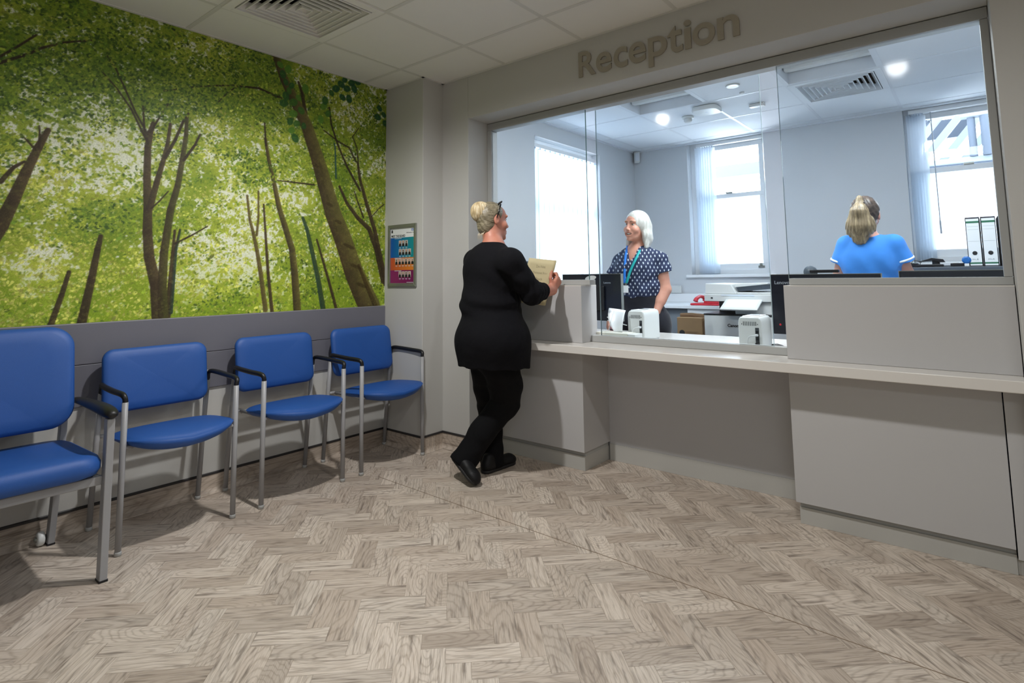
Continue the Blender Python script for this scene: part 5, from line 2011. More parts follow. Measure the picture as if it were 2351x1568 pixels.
def face_parts(parent, c, fr, smile=False, scale=1.0, iris=0x5A4A3A, brow=0x6A5040, lip=0xA85A52):
    R, F, U = fr
    P = lambda x, y, z: Vector(c + (R * x + F * y + U * z) * scale)
    eye = mat('eye_white', 0xE6E2DC, .25) if 'eye_white' not in bpy.data.materials else bpy.data.materials['eye_white']
    irm = mat('iris_%06x' % iris, iris, .2)
    rot = Matrix((R, F, U)).transposed().to_4x4()

    def blob(nm, pos, r, m, par):
        mb = MB()
        mb.lathe([(max(1e-4, math.sin(a)), math.cos(a)) for a in [math.pi * i / 10 for i in range(11)]], (0, 0, 0), 16)
        T = Matrix.Translation(pos - parent.location) @ rot @ Matrix.Diagonal((*r, 1))
        mb.v = [tuple(T @ Vector(v)) for v in mb.v]
        return ob(nm, mb, m, par, smooth=True)
    for s in (1, -1):
        e = blob('eye', P(s * .030, .0705, .008), (.0115, .0105, .0085 if not smile else .0062), eye, parent)
        blob('iris', P(s * .0300, .0788, .008), (.0050, .0028, .0050), irm, e)
        pts = [P(s * .014, .0915, .031), P(s * .030, .0905, .034), P(s * .046, .080, .027)]
        mb = MB().tube([p - parent.location for p in pts], [.0028, .0032, .0016], 8)
        ob('eyebrow', mb, mat('eyebrow_%06x' % brow, brow, .8) if 'eyebrow_%06x' % brow not in bpy.data.materials else bpy.data.materials['eyebrow_%06x' % brow], parent, smooth=True)
        lid = [P(s * .018, .0815, .010), P(s * .030, .0835, .0145), P(s * .042, .0765, .010)]
        mb = MB().tube([p - parent.location for p in lid], [.0012, .0020, .0012], 6)
        ob('eyelid_line', mb, bpy.data.materials['eyebrow_%06x' % brow], parent, smooth=True)
    if smile:
        mb = MB()
        ring = []
        for i in range(9):
            a = (i / 8 - .5) * 2
            ring.append((a * .031, .0870 - .015 * a * a, -.0560 + .007 * a * a))
        vs = [P(*r) - parent.location for r in ring] + [P(r[0], r[1] + .0002, r[2] - .0125 + .007 * abs(r[0] / .029) ** 2) - parent.location for r in ring]
        mb.add(vs, [(i, i + 1, 10 + i, 9 + i) for i in range(8)])
        o = ob('teeth', mb, mat('teeth_white', 0xF4F1EA, .2), parent, smooth=True)
        sm = o.modifiers.new('t', 'SOLIDIFY')
        sm.thickness = .003
        blob('mouth_shade', P(0, .074, -.066), (.030, .006, .014), mat('mouth_dark', 0x3A1518, .6), parent)
        lp_ = mat('lip', lip, .4)
        up = [P(-.038, .072, -.050), P(-.015, .0918, -.0540), P(.015, .0918, -.0540), P(.038, .072, -.050)]
        dn = [P(-.038, .072, -.051), P(-.018, .0895, -.0780), P(.018, .0895, -.0780), P(.038, .072, -.051)]
        ob('lip', MB().tube(arm_curve([p - parent.location for p in up], 4), .0024, 8), lp_, parent, smooth=True)
        ob('lip', MB().tube(arm_curve([p - parent.location for p in dn], 4), .0032, 8), lp_, parent, smooth=True)


def hand(S, wrist, d, n, side, curl=(.35, .5, .4), spread=.06, thumb=.6, L=1.0, k=.010):
    """wrist, finger direction d, palm normal n, side=+1 if the thumb lies towards cross(d,n)"""
    d, n = unit(d), unit(n)
    n = unit(n - d * (n @ d))
    w = np.cross(d, n) * side
    pc = lambda a, b, c: wrist + (d * a + w * b + n * c) * L
    for b in (-.026, -.009, .009, .026):
        S.cone(pc(.012, b * .75, 0), pc(.082 - abs(b - .006) * .15, b, 0), .0135 * L, .0115 * L, .018)
    for i, (b, ln, r) in enumerate(((.027, .066, .0085), (.009, .074, .0088), (-.009, .068, .0083), (-.026, .052, .0074))):
        p = pc(.084 - abs(b - .006) * .15, b, 0)
        ang = 0
        dd = unit(d + w * (b * spread / .027))
        for j, fr_ in enumerate((.45, .31, .24)):
            ang += curl[j] * (1 + .12 * i)
            v = dd * math.cos(ang) + n * math.sin(ang)
            q = p + v * ln * fr_ * L
            S.cone(p, q, r * L * (1 - .06 * j), r * L * (.95 - .09 * j), k * .6)
            p = q
    p = pc(.022, .026, .004)
    t1 = unit(d * .62 + w * .70 + n * .38 * thumb)
    q = p + t1 * .040 * L
    S.cone(p, q, .0135 * L, .0105 * L, .012)
    t2 = unit(d * .90 + w * .12 + n * .42 * thumb)
    r_ = q + t2 * .030 * L
    S.cone(q, r_, .0100 * L, .0088 * L, .006)
    S.cone(r_, r_ + unit(d * .95 - w * .1 + n * .3 * thumb) * .022 * L, .0088 * L, .0070 * L, .005)


def shoe(name, parent, heel, toe, m, sole_m, width=.082, up=(0, 0, 1), ankle=None):
    """shoe from heel point to toe point (both on the sole)"""
    heel, toe = np.array(heel, float), np.array(toe, float)
    f = unit(toe - heel)
    u = unit(np.array(up, float) - f * (np.array(up, float) @ f))
    r = np.cross(f, u)
    L = np.linalg.norm(toe - heel)
    lo = np.minimum(heel, toe) - .12
    hi = np.maximum(heel, toe) + .14
    S = SDF(lo, hi, .004)
    S.cone(heel + f * .040 + u * .035, heel + f * .10 + u * .036, .036, .036, .02)
    S.cone(heel + f * .09 + u * .036, heel + f * (L - .055) + u * .030, .036, .034, .02, flat=(r, 1.18))
    S.ell(heel + f * (L - .055) + u * .028, (.043, .055, .028), (r, f, u), .02)
    S.cone(heel + f * .045 + u * .05, heel + f * .055 + u * .075, .036, .037, .02)
    S.plane(heel + u * .008, -u)
    o = S.mesh(name, m, parent)
    S2 = SDF(lo, hi, .004)
    S2.cone(heel + f * .042 + u * .010, heel + f * (L - .055) + u * .010, .039, .045, 0)
    S2.plane(heel + u * .018, u)
    S2.plane(heel + u * .001, -u)
    S2.mesh('sole', sole_m, o)
    return o


A = lambda *p, **k: np.array(at(*p, **k))

# ================================================================== woman in black at the counter
F1 = frame((.28, .96))
R_, Fw, Up = F1
w1p = thing('person', 'woman in black cardigan and trousers leaning on the counter, blonde hair in a bun', 'person', (-2.33, 2.62, 0))
skin1 = skin_mat('skin_rosy', 0xC98F78, 0xB9705C)
cardigan = cloth_mat('black_knit', 0x0B0B10, .5, .9, sheen=.0)
trouser1 = cloth_mat('black_trouser_cloth', 0x09090C, .4, .9, sheen=.0)
hip = A(1131, 785, y=2.63)
waist = A(1122, 700, y=2.63)
chest = A(1122, 628, y=2.65)
neck = A(1134, 560, y=2.67)
hc = A(1131, 508, y=2.70)
H1 = frame((.36, .93), -.02, .05)
shR = A(1172, 600, y=2.60)
shL = A(1092, 598, y=2.72)
elR = A(1221, 671, y=2.72)
wrR = A(1267, 666, y=2.915)
knR = A(1160, 925, y=2.72)
anR = A(1066, 1048, y=2.49)
hipR = A(1152, 845, y=2.64)
hipL = A(1120, 845, y=2.70)
knL = A(1124, 930, y=2.80)
anL = A(1130, 1050, y=2.72)
heelL = A(1107, 1088, z=0.002)
toeL = A(1181, 1060, z=0.002)
heelL[2] = toeL[2] = .001
toeR = A(1092, 1119, z=.002)
toeR[2] = .004
heelR = A(1029, 1038, y=2.47)
# hand on the counter edge, holding the papers
hd_d = unit(A(1284, 640, y=2.97) - wrR)
lo = np.array([-2.75, 2.30, -.02])
hi = np.array([-1.85, 3.12, 1.72])
S = SDF(lo, hi, .0042)
head_prims(S, hc, H1)
S.cone(hc + H1[1] * -.02 - H1[2] * .06, neck - vv(0, 0, .02), .052, .060, .03)
S.cone(neck - vv(0, 0, .03), (shR + neck) / 2 - vv(0, 0, .03), .06, .05, .04)
S.cone(neck - vv(0, 0, .03), (shL + neck) / 2 - vv(0, 0, .03), .06, .05, .04)
S.ell(chest, (.165, .125, .17), F1, .05)
S.ell(waist, (.155, .14, .14), F1, .05)
S.ell(hip, (.185, .165, .16), F1, .05)
S.chain([shR, elR, wrR], [.050, .045, .028], .02)
S.chain([shL, shL + vv(-.06, .05, -.27), shL + vv(.0, .26, -.33)], [.05, .045, .03], .02)
S.chain([hipR, knR, anR], [.085, .058, .038], .03)
S.chain([hipL, knL, anL], [.085, .058, .038], .03)
S.cone(elR * .35 + wrR * .65, wrR, .036, .029, .02)
hand(S, wrR, hd_d, unit(vv(-.80, -.10, .15)), 1, curl=(.75, 1.15, .8), thumb=1.0, L=1.02)
body = S.mesh('body', skin1, w1p)
face_parts(w1p, hc, H1, iris=0x4A5560, brow=0x7A6248)
# cardigan: long, three-quarter sleeves, dropped hem
S = SDF(lo, hi, .005)
S.ell(chest + vv(0, 0, .01), (.192, .150, .185), F1, .05)
S.ell(chest + Fw * .06 - vv(0, 0, .05), (.17, .12, .12), F1, .06)
S.ell(waist - R_ * .005, (.183, .172, .15), F1, .08)
S.ell(waist + Fw * .09 - vv(0, 0, .02), (.15, .10, .14), F1, .06)
S.ell(hip + vv(0, 0, .0), (.222, .200, .165), F1, .07)
S.ell(hip - Fw * .06 + vv(0, 0, .02), (.185, .150, .13), F1, .06)
hem = A(1127, 840, y=2.63)
S.cone(hip, hem - vv(0, 0, .06), .208, .204, .07, flat=(Fw, .95))
S.cone(hip + Fw * .045 + R_ * .03, hem + Fw * .048 + R_ * .042 - vv(0, 0, .06), .168, .168, .05)
S.cone(neck - vv(0, 0, .055), shR - vv(0, 0, .01), .066, .072, .05)
S.cone(neck - vv(0, 0, .055), shL - vv(0, 0, .01), .066, .070, .05)
cuff = elR * .42 + wrR * .58
S.chain([shR, (shR * .45 + elR * .55) + vv(.0, -.01, 0), elR, cuff], [.080, .072, .066, .050], .035)
S.ell(elR - vv(0, 0, .006), (.064, .064, .060), None, .03)
S.chain([shL, shL + vv(-.06, .05, -.27), shL + vv(.0, .26, -.33)], [.075, .065, .05], .03)
hn = unit(vv(.10, .0, -1) + R_ * -.0)
# hem slopes down towards the front, and the neckline is cut round
S.plane(hem, unit(vv(0, 0, -1) - Fw * .05 + R_ * .0))
S.cone(neck + vv(0, 0, .03) + Fw * .012, neck + vv(0, 0, .14), .056, .09, .01, mode='sub')
cfd = unit(wrR - elR)
q = S._box(cuff - .1, cuff + .1)
cutoff = (q[1] - cuff[0]) * cfd[0] + (q[2] - cuff[1]) * cfd[1] + (q[3] - cuff[2]) * cfd[2]
S.d[q[0]] = np.where(cutoff > 0, np.maximum(S.d[q[0]], cutoff), S.d[q[0]])


def f1(X, Y, Z):
    a = .004 * np.sin((Z - waist[2]) * 70 + 18 * (X - waist[0]) - 9 * (Y - waist[1])) * np.exp(-((Z - waist[2]) / .07) ** 2)
    da = (X - elR[0]) ** 2 + (Y - elR[1]) ** 2 + (Z - elR[2]) ** 2
    b = .0045 * np.sin((X * cfd[0] + Y * cfd[1] + Z * cfd[2]) * 150 + 2) * np.exp(-da / .012)
    c = .003 * np.sin(np.arctan2(Y - hip[1], X - hip[0]) * 9) * np.clip((hip[2] - Z) / .15, 0, 1)
    d_ = .004 * np.sin((Z + .8 * X) * 55 + 1) * np.exp(-(((X - shR[0]) ** 2 + (Y - shR[1]) ** 2 + (Z - shR[2] + .12) ** 2) / .015))
    return a + b + c + d_


S.folds(f1)
cg = S.mesh('cardigan', cardigan, w1p)
# patch pocket on the right front
S = SDF(hip - .32, hip + .32, .004)
pk = hip + R_ * .155 + Fw * .125 - vv(0, 0, .035)
S.ell(hip, (.228, .206, .171), F1, .0)
S.cone(hip, hem - vv(0, 0, .04), .211, .206, .07, flat=(Fw, .93))
pn = unit(R_ * .85 + Fw * .45)
pt = np.cross(vv(0, 0, 1), pn)
for n_, d_ in ((pt, .062), (-pt, .062), (vv(0, 0, 1), .075), (vv(0, 0, -1), .085)):
    S.plane(pk + n_ * d_, n_)
S.plane(pk - pn * .05, -pn)
pk_o = S.mesh('pocket', cardigan, w1p)
# trousers
S = SDF(np.array([-2.75, 2.25, -.01]), np.array([-1.95, 3.05, .95]), .005)
S.ell(hip - vv(0, 0, .03), (.190, .172, .15), F1, .05)
thR = hipR * .5 + knR * .5 + Fw * .015
S.chain([hipR, thR, knR, knR * .45 + anR * .55 - vv(0, .01, 0), anR - vv(0, 0, .03)], [.108, .101, .086, .075, .074], .05)
S.chain([hipL, hipL * .5 + knL * .5, knL, knL * .5 + anL * .5, vv(anL[0], anL[1], .045)], [.108, .094, .076, .070, .074], .04)
S.ell(anR + unit(anR - knR) * .01, (.07, .075, .05), None, .03)
shinR = unit(anR - knR)
q = S._box(anR - .16, anR + .16)
cp_ = anR + shinR * .052
cut_ = (q[1] - cp_[0]) * shinR[0] + (q[2] - cp_[1]) * shinR[1] + (q[3] - cp_[2]) * shinR[2]
S.d[q[0]] = np.where(cut_ > 0, np.maximum(S.d[q[0]], cut_), S.d[q[0]])
S.plane(vv(0, 0, .022), (0, 0, -1))


def f2(X, Y, Z):
    o_ = 0
    for kn, am in ((knR, .0022), (knL, .0015)):
        r2 = (X - kn[0]) ** 2 + (Y - kn[1]) ** 2 + (Z - kn[2]) ** 2
        o_ = o_ + am * np.sin((Z - kn[2]) * 105 + 12 * (X - kn[0])) * np.exp(-r2 / .016)
    for an_ in (anR, anL):
        r2 = (X - an_[0]) ** 2 + (Y - an_[1]) ** 2 + (Z - an_[2]) ** 2
        o_ = o_ + .0025 * np.sin((Z - an_[2]) * 80 + 20 * (X - an_[0])) * np.exp(-r2 / .02)
    return o_


S.folds(f2)
S.mesh('trousers', trouser1, w1p)
shoe_m = mat('black_leather', 0x0E0E10, .55, spec=.3, bump=.2, bscale=120)
sole_m = mat('black_rubber_sole', 0x1C1B1C, .6)
shoe('shoe', w1p, heelL, toeL, shoe_m, sole_m)
upR = unit(vv(.774, .633, 0) * .9 + vv(.633, -.774, 0) * .35 + vv(0, 0, .55))
fR = unit(toeR - heelR)
sR = shoe('shoe', w1p, toeR - fR * .245, toeR, shoe_m, sole_m, up=upR)
# hair: drawn back into a high bun
blonde = hair_mat('blonde_bun_hair', 0x9A8662, 0xC4B08A, 0xE2D6B8, 60, (1, 1, .22))
roots = hair_mat('grey_blonde_roots', 0x4F4939, 0x7D735E, 0xA89E84, 130, (.3, .3, 1), (.6, .3, 0))
S = SDF(hc - .2, hc + .22, .0032)
S.ell(hc + H1[1] * -.016 + H1[2] * .031, (.0800, .0965, .0925), H1, .0)
S.ell(hc + H1[1] * -.050 - H1[2] * .035, (.060, .050, .060), H1, .02)
# hairline: cut the face and below the nape
S.plane(hc + H1[1] * .048 + H1[2] * .06, unit(H1[1] * 1.0 - H1[2] * .50))
S.ell(hc + H1[1] * .055 - H1[2] * .055, (.12, .075, .085), H1, .008, 'sub')
for s in (1, -1):
    S.ell(hc + H1[0] * s * .080 + H1[1] * -.004 - H1[2] * .004, (.020, .026, .040), H1, .006, 'sub')
S.plane(hc - H1[2] * .082 - H1[1] * .05, -H1[2])
S.folds(lambda X, Y, Z: .0012 * np.sin(((X - hc[0]) * H1[0][0] + (Y - hc[1]) * H1[0][1]) * 260 + (Z - hc[2]) * 120))
S.mesh('hair', roots, w1p)
bc = A(1102, 488, y=2.63)
S = SDF(bc - .13, bc + .13, .003)
S.ell(bc + vv(0, 0, .004), (.060, .058, .058), H1, .02)
S.ell(bc + vv(0, 0, .030) + H1[1] * .006, (.054, .050, .036), H1, .02)
S.cone(bc - vv(0, 0, .02), hc - H1[1] * .075 + H1[2] * .045, .040, .034, .02)
S.folds(lambda X, Y, Z: .0022 * np.sin(np.arctan2(Y - bc[1], X - bc[0]) * 22 + (Z - bc[2]) * 30))
S.mesh('bun', blonde, w1p)
wisp = MB()
for i in range(16):
    a = hc - H1[1] * .070 - H1[2] * (.06 + .002 * (i % 5)) + H1[0] * (.005 * (i - 8))
    b = a - H1[1] * (.014 + .004 * (i % 3)) - vv(0, 0, .045 + .006 * (i % 4))
    wisp.tube([Vector(a) - w1p.location, Vector((a + b) / 2 - H1[1] * .008) - w1p.location, Vector(b) - w1p.location], [.0010, .0008, .0004], 4)
ob('hair_wisps', wisp, blonde, w1p, kind='stuff')
# sunglasses pushed up on the head
sgm = mat('sunglasses_black', 0x101013, .2)
sgl = []
for s in (1, -1):
    pts = [hc + H1[0] * s * .079 - H1[1] * .012 + H1[2] * .010, hc + H1[0] * s * .084 + H1[1] * .004 + H1[2] * .055, hc + H1[0] * s * .074 + H1[1] * .020 + H1[2] * .098]
    ob('sunglasses_arm', MB().tube([Vector(p) - w1p.location for p in pts], [.003, .0042, .005], 8), sgm, w1p, smooth=True)
    S = hc + H1[0] * s * .036 + H1[1] * .030 + H1[2] * .108
    rot = Matrix((H1[0], H1[1], H1[2])).transposed().to_4x4() @ Matrix.Rotation(.75, 4, 'X')
    T_ = Matrix.Translation(Vector(S) - w1p.location) @ rot
    mb = MB()
    mb.lathe([(.003, 0), (.030, 0), (.032, .004), (.003, .006)], (0, 0, 0), 20)
    mb.v = [tuple(T_ @ Vector((v[0], v[1] * .8, v[2]))) for v in mb.v]
    ob('sunglasses_lens', mb, sgm, w1p, smooth=True)
e_ = MB().lathe([(.002, 0), (.004, .001), (.002, .003)], Vector(hc + H1[0] * .086 + H1[1] * .012 + H1[2] * .070) - w1p.location, 10)
ob('sunglasses_hinge', e_, mat('gold_trim', 0xC8A860, .3, metal=.8), w1p)

# papers in her hand
manila = mat('manila_paper', 0xCFC39A, .7, var=.03)
TL, TR, BR, BL = A(1215, 592, y=2.90), A(1278, 598, y=2.985), A(1252, 700, y=2.95), A(1189, 690, y=2.865)
fo = thing('folder', 'manila paper folder with faint handwriting held by the woman in black', 'folder', tuple(A(1240, 700, y=2.92)))


def sheet(name, q, off, m, par):
    qq = [Vector(p) - fo.location for p in q]
    nrm = (qq[1] - qq[0]).cross(qq[3] - qq[0]).normalized()
    mb = MB()

    def fn(u, v):
        p = qq[0] * (1 - u) * (1 - v) + qq[1] * u * (1 - v) + qq[2] * u * v + qq[3] * (1 - u) * v
        return p + nrm * (off + .006 * math.sin(u * math.pi) * (1 - v))
    mb.grid(fn, 8, 8)
    o = ob(name, mb, m, par, smooth=True, recalc=False)
    sm = o.modifiers.new('t', 'SOLIDIFY')
    sm.thickness = .001
    return nrm


nr = sheet('front_cover', (TL, TR, BR, BL), 0, manila, fo)
sheet('paper_sheet', (TL + (BR - TR) * .10 + (TR - TL) * .05, TR + (BR - TR) * .10, BR + (BR - TR) * .02, BL + (BR - TR) * .03 + (TR - TL) * .06), .004, mat('cream_paper', 0xDDD2A8, .7), fo)
sheet('back_cover', (TL + (BR - TR) * .01, TR + (BR - TR) * .015, BR + (BR - TR) * .015, BL), .008, manila, fo)
ex = (Vector(TR) - Vector(TL)).normalized()
ey = (Vector(TL) - Vector(BL)).normalized()
ez = ex.cross(ey).normalized()
ey = ez.cross(ex)
ink = mat('pencil_grey', 0x938C70, .8)
for txt, u, v, wd in (('Do Not', .50, .17, .36), ('Remove from', .54, .31, .56), ('Back', .54, .45, .26)):
    p = Vector(TL) * (1 - u) * (1 - v) + Vector(TR) * u * (1 - v) + Vector(BR) * u * v + Vector(BL) * (1 - u) * v - fo.location
    nn = -nr if nr.dot(Vector((0, -1, 0))) < 0 else nr
    Mx = Matrix.Translation(p + nn * (.0014) + nn * (-.006 * math.sin(u * math.pi) * (1 - v) if nr.dot(nn) < 0 else .006 * math.sin(u * math.pi) * (1 - v))) @ Matrix((ex, ey, ez)).transposed().to_4x4() @ Matrix.Shear('XY', 4, (.0, .0))
    text_obj('handwriting', txt, .03, ink, Mx, fo, ext=.0002, bold=-.0006, fitw=wd * .165, fith=.016)

# ================================================================== receptionist in a dotted blouse
F2b = frame((.05, -1.0), 0, -.03)
R_, Fw, Up = F2b
w2p = thing('person', 'smiling woman with white blonde bob, dotted navy blouse and blue lanyards behind the glass', 'person', (-1.98, 4.07, 0))
skin2 = skin_mat('skin_fair', 0xD9A48E, 0xC98872)
YB = 4.07
hc2 = A(1461, 520, y=4.03)
H2 = frame((-.24, -.97), .05, .07)
neck2 = A(1462, 568, y=YB)
chest2 = A(1466, 612, y=YB)
waist2 = A(1470, 670, y=YB)
hip2 = A(1483, 735, y=YB + .01)
shL2 = A(1515, 595, y=YB)            # her left (picture right)
shR2 = A(1425, 600, y=YB)
elL2 = A(1526, 664, y=YB + .02)
wrL2 = A(1507, 716, y=YB - .06)
elR2 = A(1404, 670, y=YB - .02)
wrR2 = A(1400, 730, y=YB - .12)
S = SDF(vv(-2.55, 3.75, -.01), vv(-1.55, 4.35, 1.78), .0042)
head_prims(S, hc2, H2, smile=True)
S.cone(hc2 - H2[1] * .032 - H2[2] * .07, neck2 - vv(0, 0, .02) + vv(0, .02, 0), .043, .052, .02)
S.cone(neck2 - vv(0, 0, .04), (shL2 + neck2) / 2 - vv(0, 0, .03), .055, .045, .04)
S.cone(neck2 - vv(0, 0, .04), (shR2 + neck2) / 2 - vv(0, 0, .03), .055, .045, .04)
S.ell(chest2, (.165, .11, .17), F2b, .05)
S.ell(waist2, (.14, .11, .14), F2b, .05)
S.ell(hip2, (.165, .12, .15), F2b, .05)
S.chain([shL2, elL2, wrL2], [.050, .047, .027], .02)
S.cone(elL2, elL2 * .5 + wrL2 * .5, .044, .037, .02)
S.chain([shR2, elR2, wrR2], [.050, .045, .027], .02)
hand(S, wrL2, unit(vv(.02, -.05, -1)), unit(vv(-.8, .3, 0)), -1, curl=(.12, .2, .15), thumb=.3, L=1.0)
hand(S, wrR2, unit(vv(.05, -.35, -.9)), unit(vv(.8, .2, -.1)), 1, curl=(.2, .3, .2), thumb=.4, L=1.0)
hp2 = [hip2 + vv(-.09, 0, -.06), hip2 + vv(.09, 0, -.06)]
for i, h_ in enumerate(hp2):
    S.chain([h_, vv(h_[0], h_[1], .45), vv(h_[0], h_[1] + .02, .09)], [.085, .058, .038], .03)
S.mesh('body', skin2, w2p)
face_parts(w2p, hc2, H2, smile=True, iris=0x50606A, brow=0x8A6A50, lip=0xB0605A)


def blouse_mat():
    m, nt, p = new_mat('navy_dotted_blouse')
    tc = N(nt, 'ShaderNodeTexCoord')
    L = nt.links.new
    sep = N(nt, 'ShaderNodeSeparateXYZ')
    nzw = N(nt, 'ShaderNodeTexNoise')
    nzw.inputs['Scale'].default_value = 7
    mixv = N(nt, 'ShaderNodeVectorMath', operation='MULTIPLY_ADD')
    L(tc.outputs['Object'], nzw.inputs['Vector'])
    L(nzw.outputs['Color'], mixv.inputs[0])
    mixv.inputs[1].default_value = (.035, .035, .035)
    L(tc.outputs['Object'], mixv.inputs[2])
    L(mixv.outputs[0], sep.inputs[0])

    def mth(op, a, b=None):
        n = N(nt, 'ShaderNodeMath', operation=op)
        for i, v in enumerate((a, b)):
            if v is None:
                continue
            if isinstance(v, (int, float)):
                n.inputs[i].default_value = v
            else:
                L(v, n.inputs[i])
        return n.outputs[0]
    xx = mth('DIVIDE', mth('ADD', sep.outputs[0], mth('MULTIPLY', sep.outputs[1], .6)), .036)
    zz = mth('DIVIDE', sep.outputs[2], .052)

    def dots(ox, oz):
        fx = mth('SUBTRACT', mth('FRACT', mth('ADD', xx, ox)), .5)
        fz = mth('SUBTRACT', mth('FRACT', mth('ADD', zz, oz)), .5)
        return mth('LESS_THAN', mth('ADD', mth('MULTIPLY', mth('ABSOLUTE', fx), 1.15), mth('MULTIPLY', mth('ABSOLUTE', fz), 1.0)), .20)
    d = mth('MAXIMUM', dots(0, 0), dots(.5, .5))
    mx = N(nt, 'ShaderNodeMix', data_type='RGBA')
    mx.inputs[6].default_value = srgb(0x1E2A4C)
    mx.inputs[7].default_value = srgb(0xC2CBD8)
    L(d, mx.inputs[0])
    L(mx.outputs[2], p.inputs['Base Color'])
    p.inputs['Roughness'].default_value = .75
    n2 = N(nt, 'ShaderNodeTexNoise')
    n2.inputs['Scale'].default_value = 10
    n2.inputs['Detail'].default_value = 4
    L(tc.outputs['Object'], n2.inputs['Vector'])
    b = N(nt, 'ShaderNodeBump')
    b.inputs['Strength'].default_value = .4
    b.inputs['Distance'].default_value = .015
    L(n2.outputs['Fac'], b.inputs['Height'])
    L(b.outputs[0], p.inputs['Normal'])
    return m


S = SDF(vv(-2.55, 3.75, .85), vv(-1.55, 4.35, 1.60), .0045)
S.ell(chest2 + vv(0, 0, .0), (.190, .132, .17), F2b, .05)
S.ell(chest2 + Fw * .05 - vv(0, 0, .03), (.165, .105, .10), F2b, .05)
S.ell(waist2 + vv(0, 0, .03), (.185, .145, .14), F2b, .06)
S.cone(neck2 - vv(0, 0, .055), shL2 - vv(0, 0, .005), .055, .054, .045)
S.cone(neck2 - vv(0, 0, .055), shR2 - vv(0, 0, .005), .055, .054, .045)
slL = shL2 * .50 + elL2 * .50 + vv(.012, 0, .01)
slR = shR2 * .50 + elR2 * .50 + vv(-.012, 0, .01)
for a_, b_ in ((shL2, slL), (shR2, slR)):
    dd_ = unit(b_ - a_)
    T = SDF(vv(-2.55, 3.75, .85), vv(-1.55, 4.35, 1.60), .0045)
    T.cone(a_, b_ + dd_ * .03, .056, .074, .035)
    T.plane(b_, dd_)
    S.merge(T, .025)
S.plane(waist2 - vv(0, 0, .048), unit(vv(.12, 0, -1)))
# V neck
vb = neck2 - vv(0, 0, .115) + Fw * .13
S.cone(neck2 + vv(0, 0, .05), neck2 - vv(0, 0, .02) + Fw * .03, .068, .052, .01, mode='sub')
S.cone(neck2 + Fw * .07 + vv(0, 0, .0), vb, .050, .010, .01, mode='sub')
S.folds(lambda X, Y, Z: .004 * np.sin((X - waist2[0]) * 60 + (Z - waist2[2]) * 25) * np.exp(-((Z - waist2[2]) / .09) ** 2) + .003 * np.sin((X - chest2[0]) * 45 - (Z - chest2[2]) * 70))
S.mesh('blouse', blouse_mat(), w2p)
trouser2 = cloth_mat('charcoal_trousers', 0x1E1E26, .3)
S = SDF(vv(-2.45, 3.80, .02), vv(-1.55, 4.35, 1.10), .0055)
S.ell(hip2, (.190, .145, .15), F2b, .05)
S.ell(waist2 - vv(0, 0, .05), (.165, .13, .12), F2b, .06)
for h_ in hp2:
    S.chain([h_, vv(h_[0], h_[1], .45), vv(h_[0], h_[1] + .02, .05)], [.105, .080, .070], .04)
S.plane(vv(0, 0, .025), (0, 0, -1))
S.plane(waist2 + vv(0, 0, .0), (0, 0, 1))
S.mesh('trousers', trouser2, w2p)
for h_ in hp2:
    shoe('shoe', w2p, vv(h_[0], h_[1] + .09, .001), vv(h_[0] + .01, h_[1] - .155, .001), shoe_m, sole_m)
# bob hair
plat = hair_mat('platinum_hair', 0xAEABA0, 0xCFCDC6, 0xE8E7E2, 60, (1, 1, .15))
S = SDF(hc2 - vv(.2, .2, .28), hc2 + vv(.2, .2, .2), .0034)
S.ell(hc2 + H2[1] * -.016 + H2[2] * .036, (.086, .102, .094), H2, .0)
for s in (1, -1):
    S.chain([hc2 + H2[0] * s * .066 - H2[1] * .020 + H2[2] * .03, hc2 + H2[0] * s * .082 - H2[1] * .026 - H2[2] * .06, hc2 + H2[0] * s * .086 - H2[1] * (.012 if s > 0 else .03) - H2[2] * .150], [.034, .034, .020], .03, flat=(H2[0], .75))
    S.chain([hc2 + H2[0] * s * .045 - H2[1] * .062, hc2 + H2[0] * s * .060 - H2[1] * .066 - H2[2] * .09, hc2 + H2[0] * s * .062 - H2[1] * .064 - H2[2] * .150], [.045, .040, .022], .03)
S.cone(hc2 - H2[1] * .075, hc2 - H2[1] * .080 - H2[2] * .135, .045, .030, .03)
# open the face with a side parting
S.ell(hc2 + H2[1] * .096 - H2[2] * .030 + H2[0] * .008, (.064, .088, .100), H2, .010, 'sub')
S.ell(hc2 - H2[2] * .11 + H2[1] * .05, (.062, .085, .075), H2, .012, 'sub')
S.folds(lambda X, Y, Z: .0007 * np.sin(np.arctan2(Y - hc2[1], X - hc2[0]) * 48 + (Z - hc2[2]) * 18))
S.mesh('hair', plat, w2p)
# lanyards and badge
bd = A(1437, 662, y=YB - .165)
for cm, pts in ((mat('lanyard_blue', 0x1976D6, .5), [(1440, 566, -.035), (1436, 590, -.125), (1434, 620, -.158), (1434, 650, -.168)]), (mat('lanyard_teal', 0x18A6A6, .5), [(1473, 566, -.03), (1462, 590, -.135), (1448, 620, -.165), (1438, 650, -.170)])):
    pp_ = [Vector(A(a, b, y=YB + c)) - w2p.location for a, b, c in pts]
    ob('lanyard', MB().tube(arm_curve(pp_, 5), .0105, 8, flat=(Vector((0, 1, 0)), .18)), cm, w2p, smooth=True)
bl_ = Vector(bd) - w2p.location
bdg = ob('badge', MB().box(bl_.x - .021, bl_.x + .021, bl_.y - .003, bl_.y, bl_.z - .033, bl_.z + .022), M['white_paint'], w2p, bevel=.002)
ob('badge_clip', MB().box(bl_.x - .006, bl_.x + .006, bl_.y - .004, bl_.y, bl_.z + .022, bl_.z + .042), M['steel'], w2p)

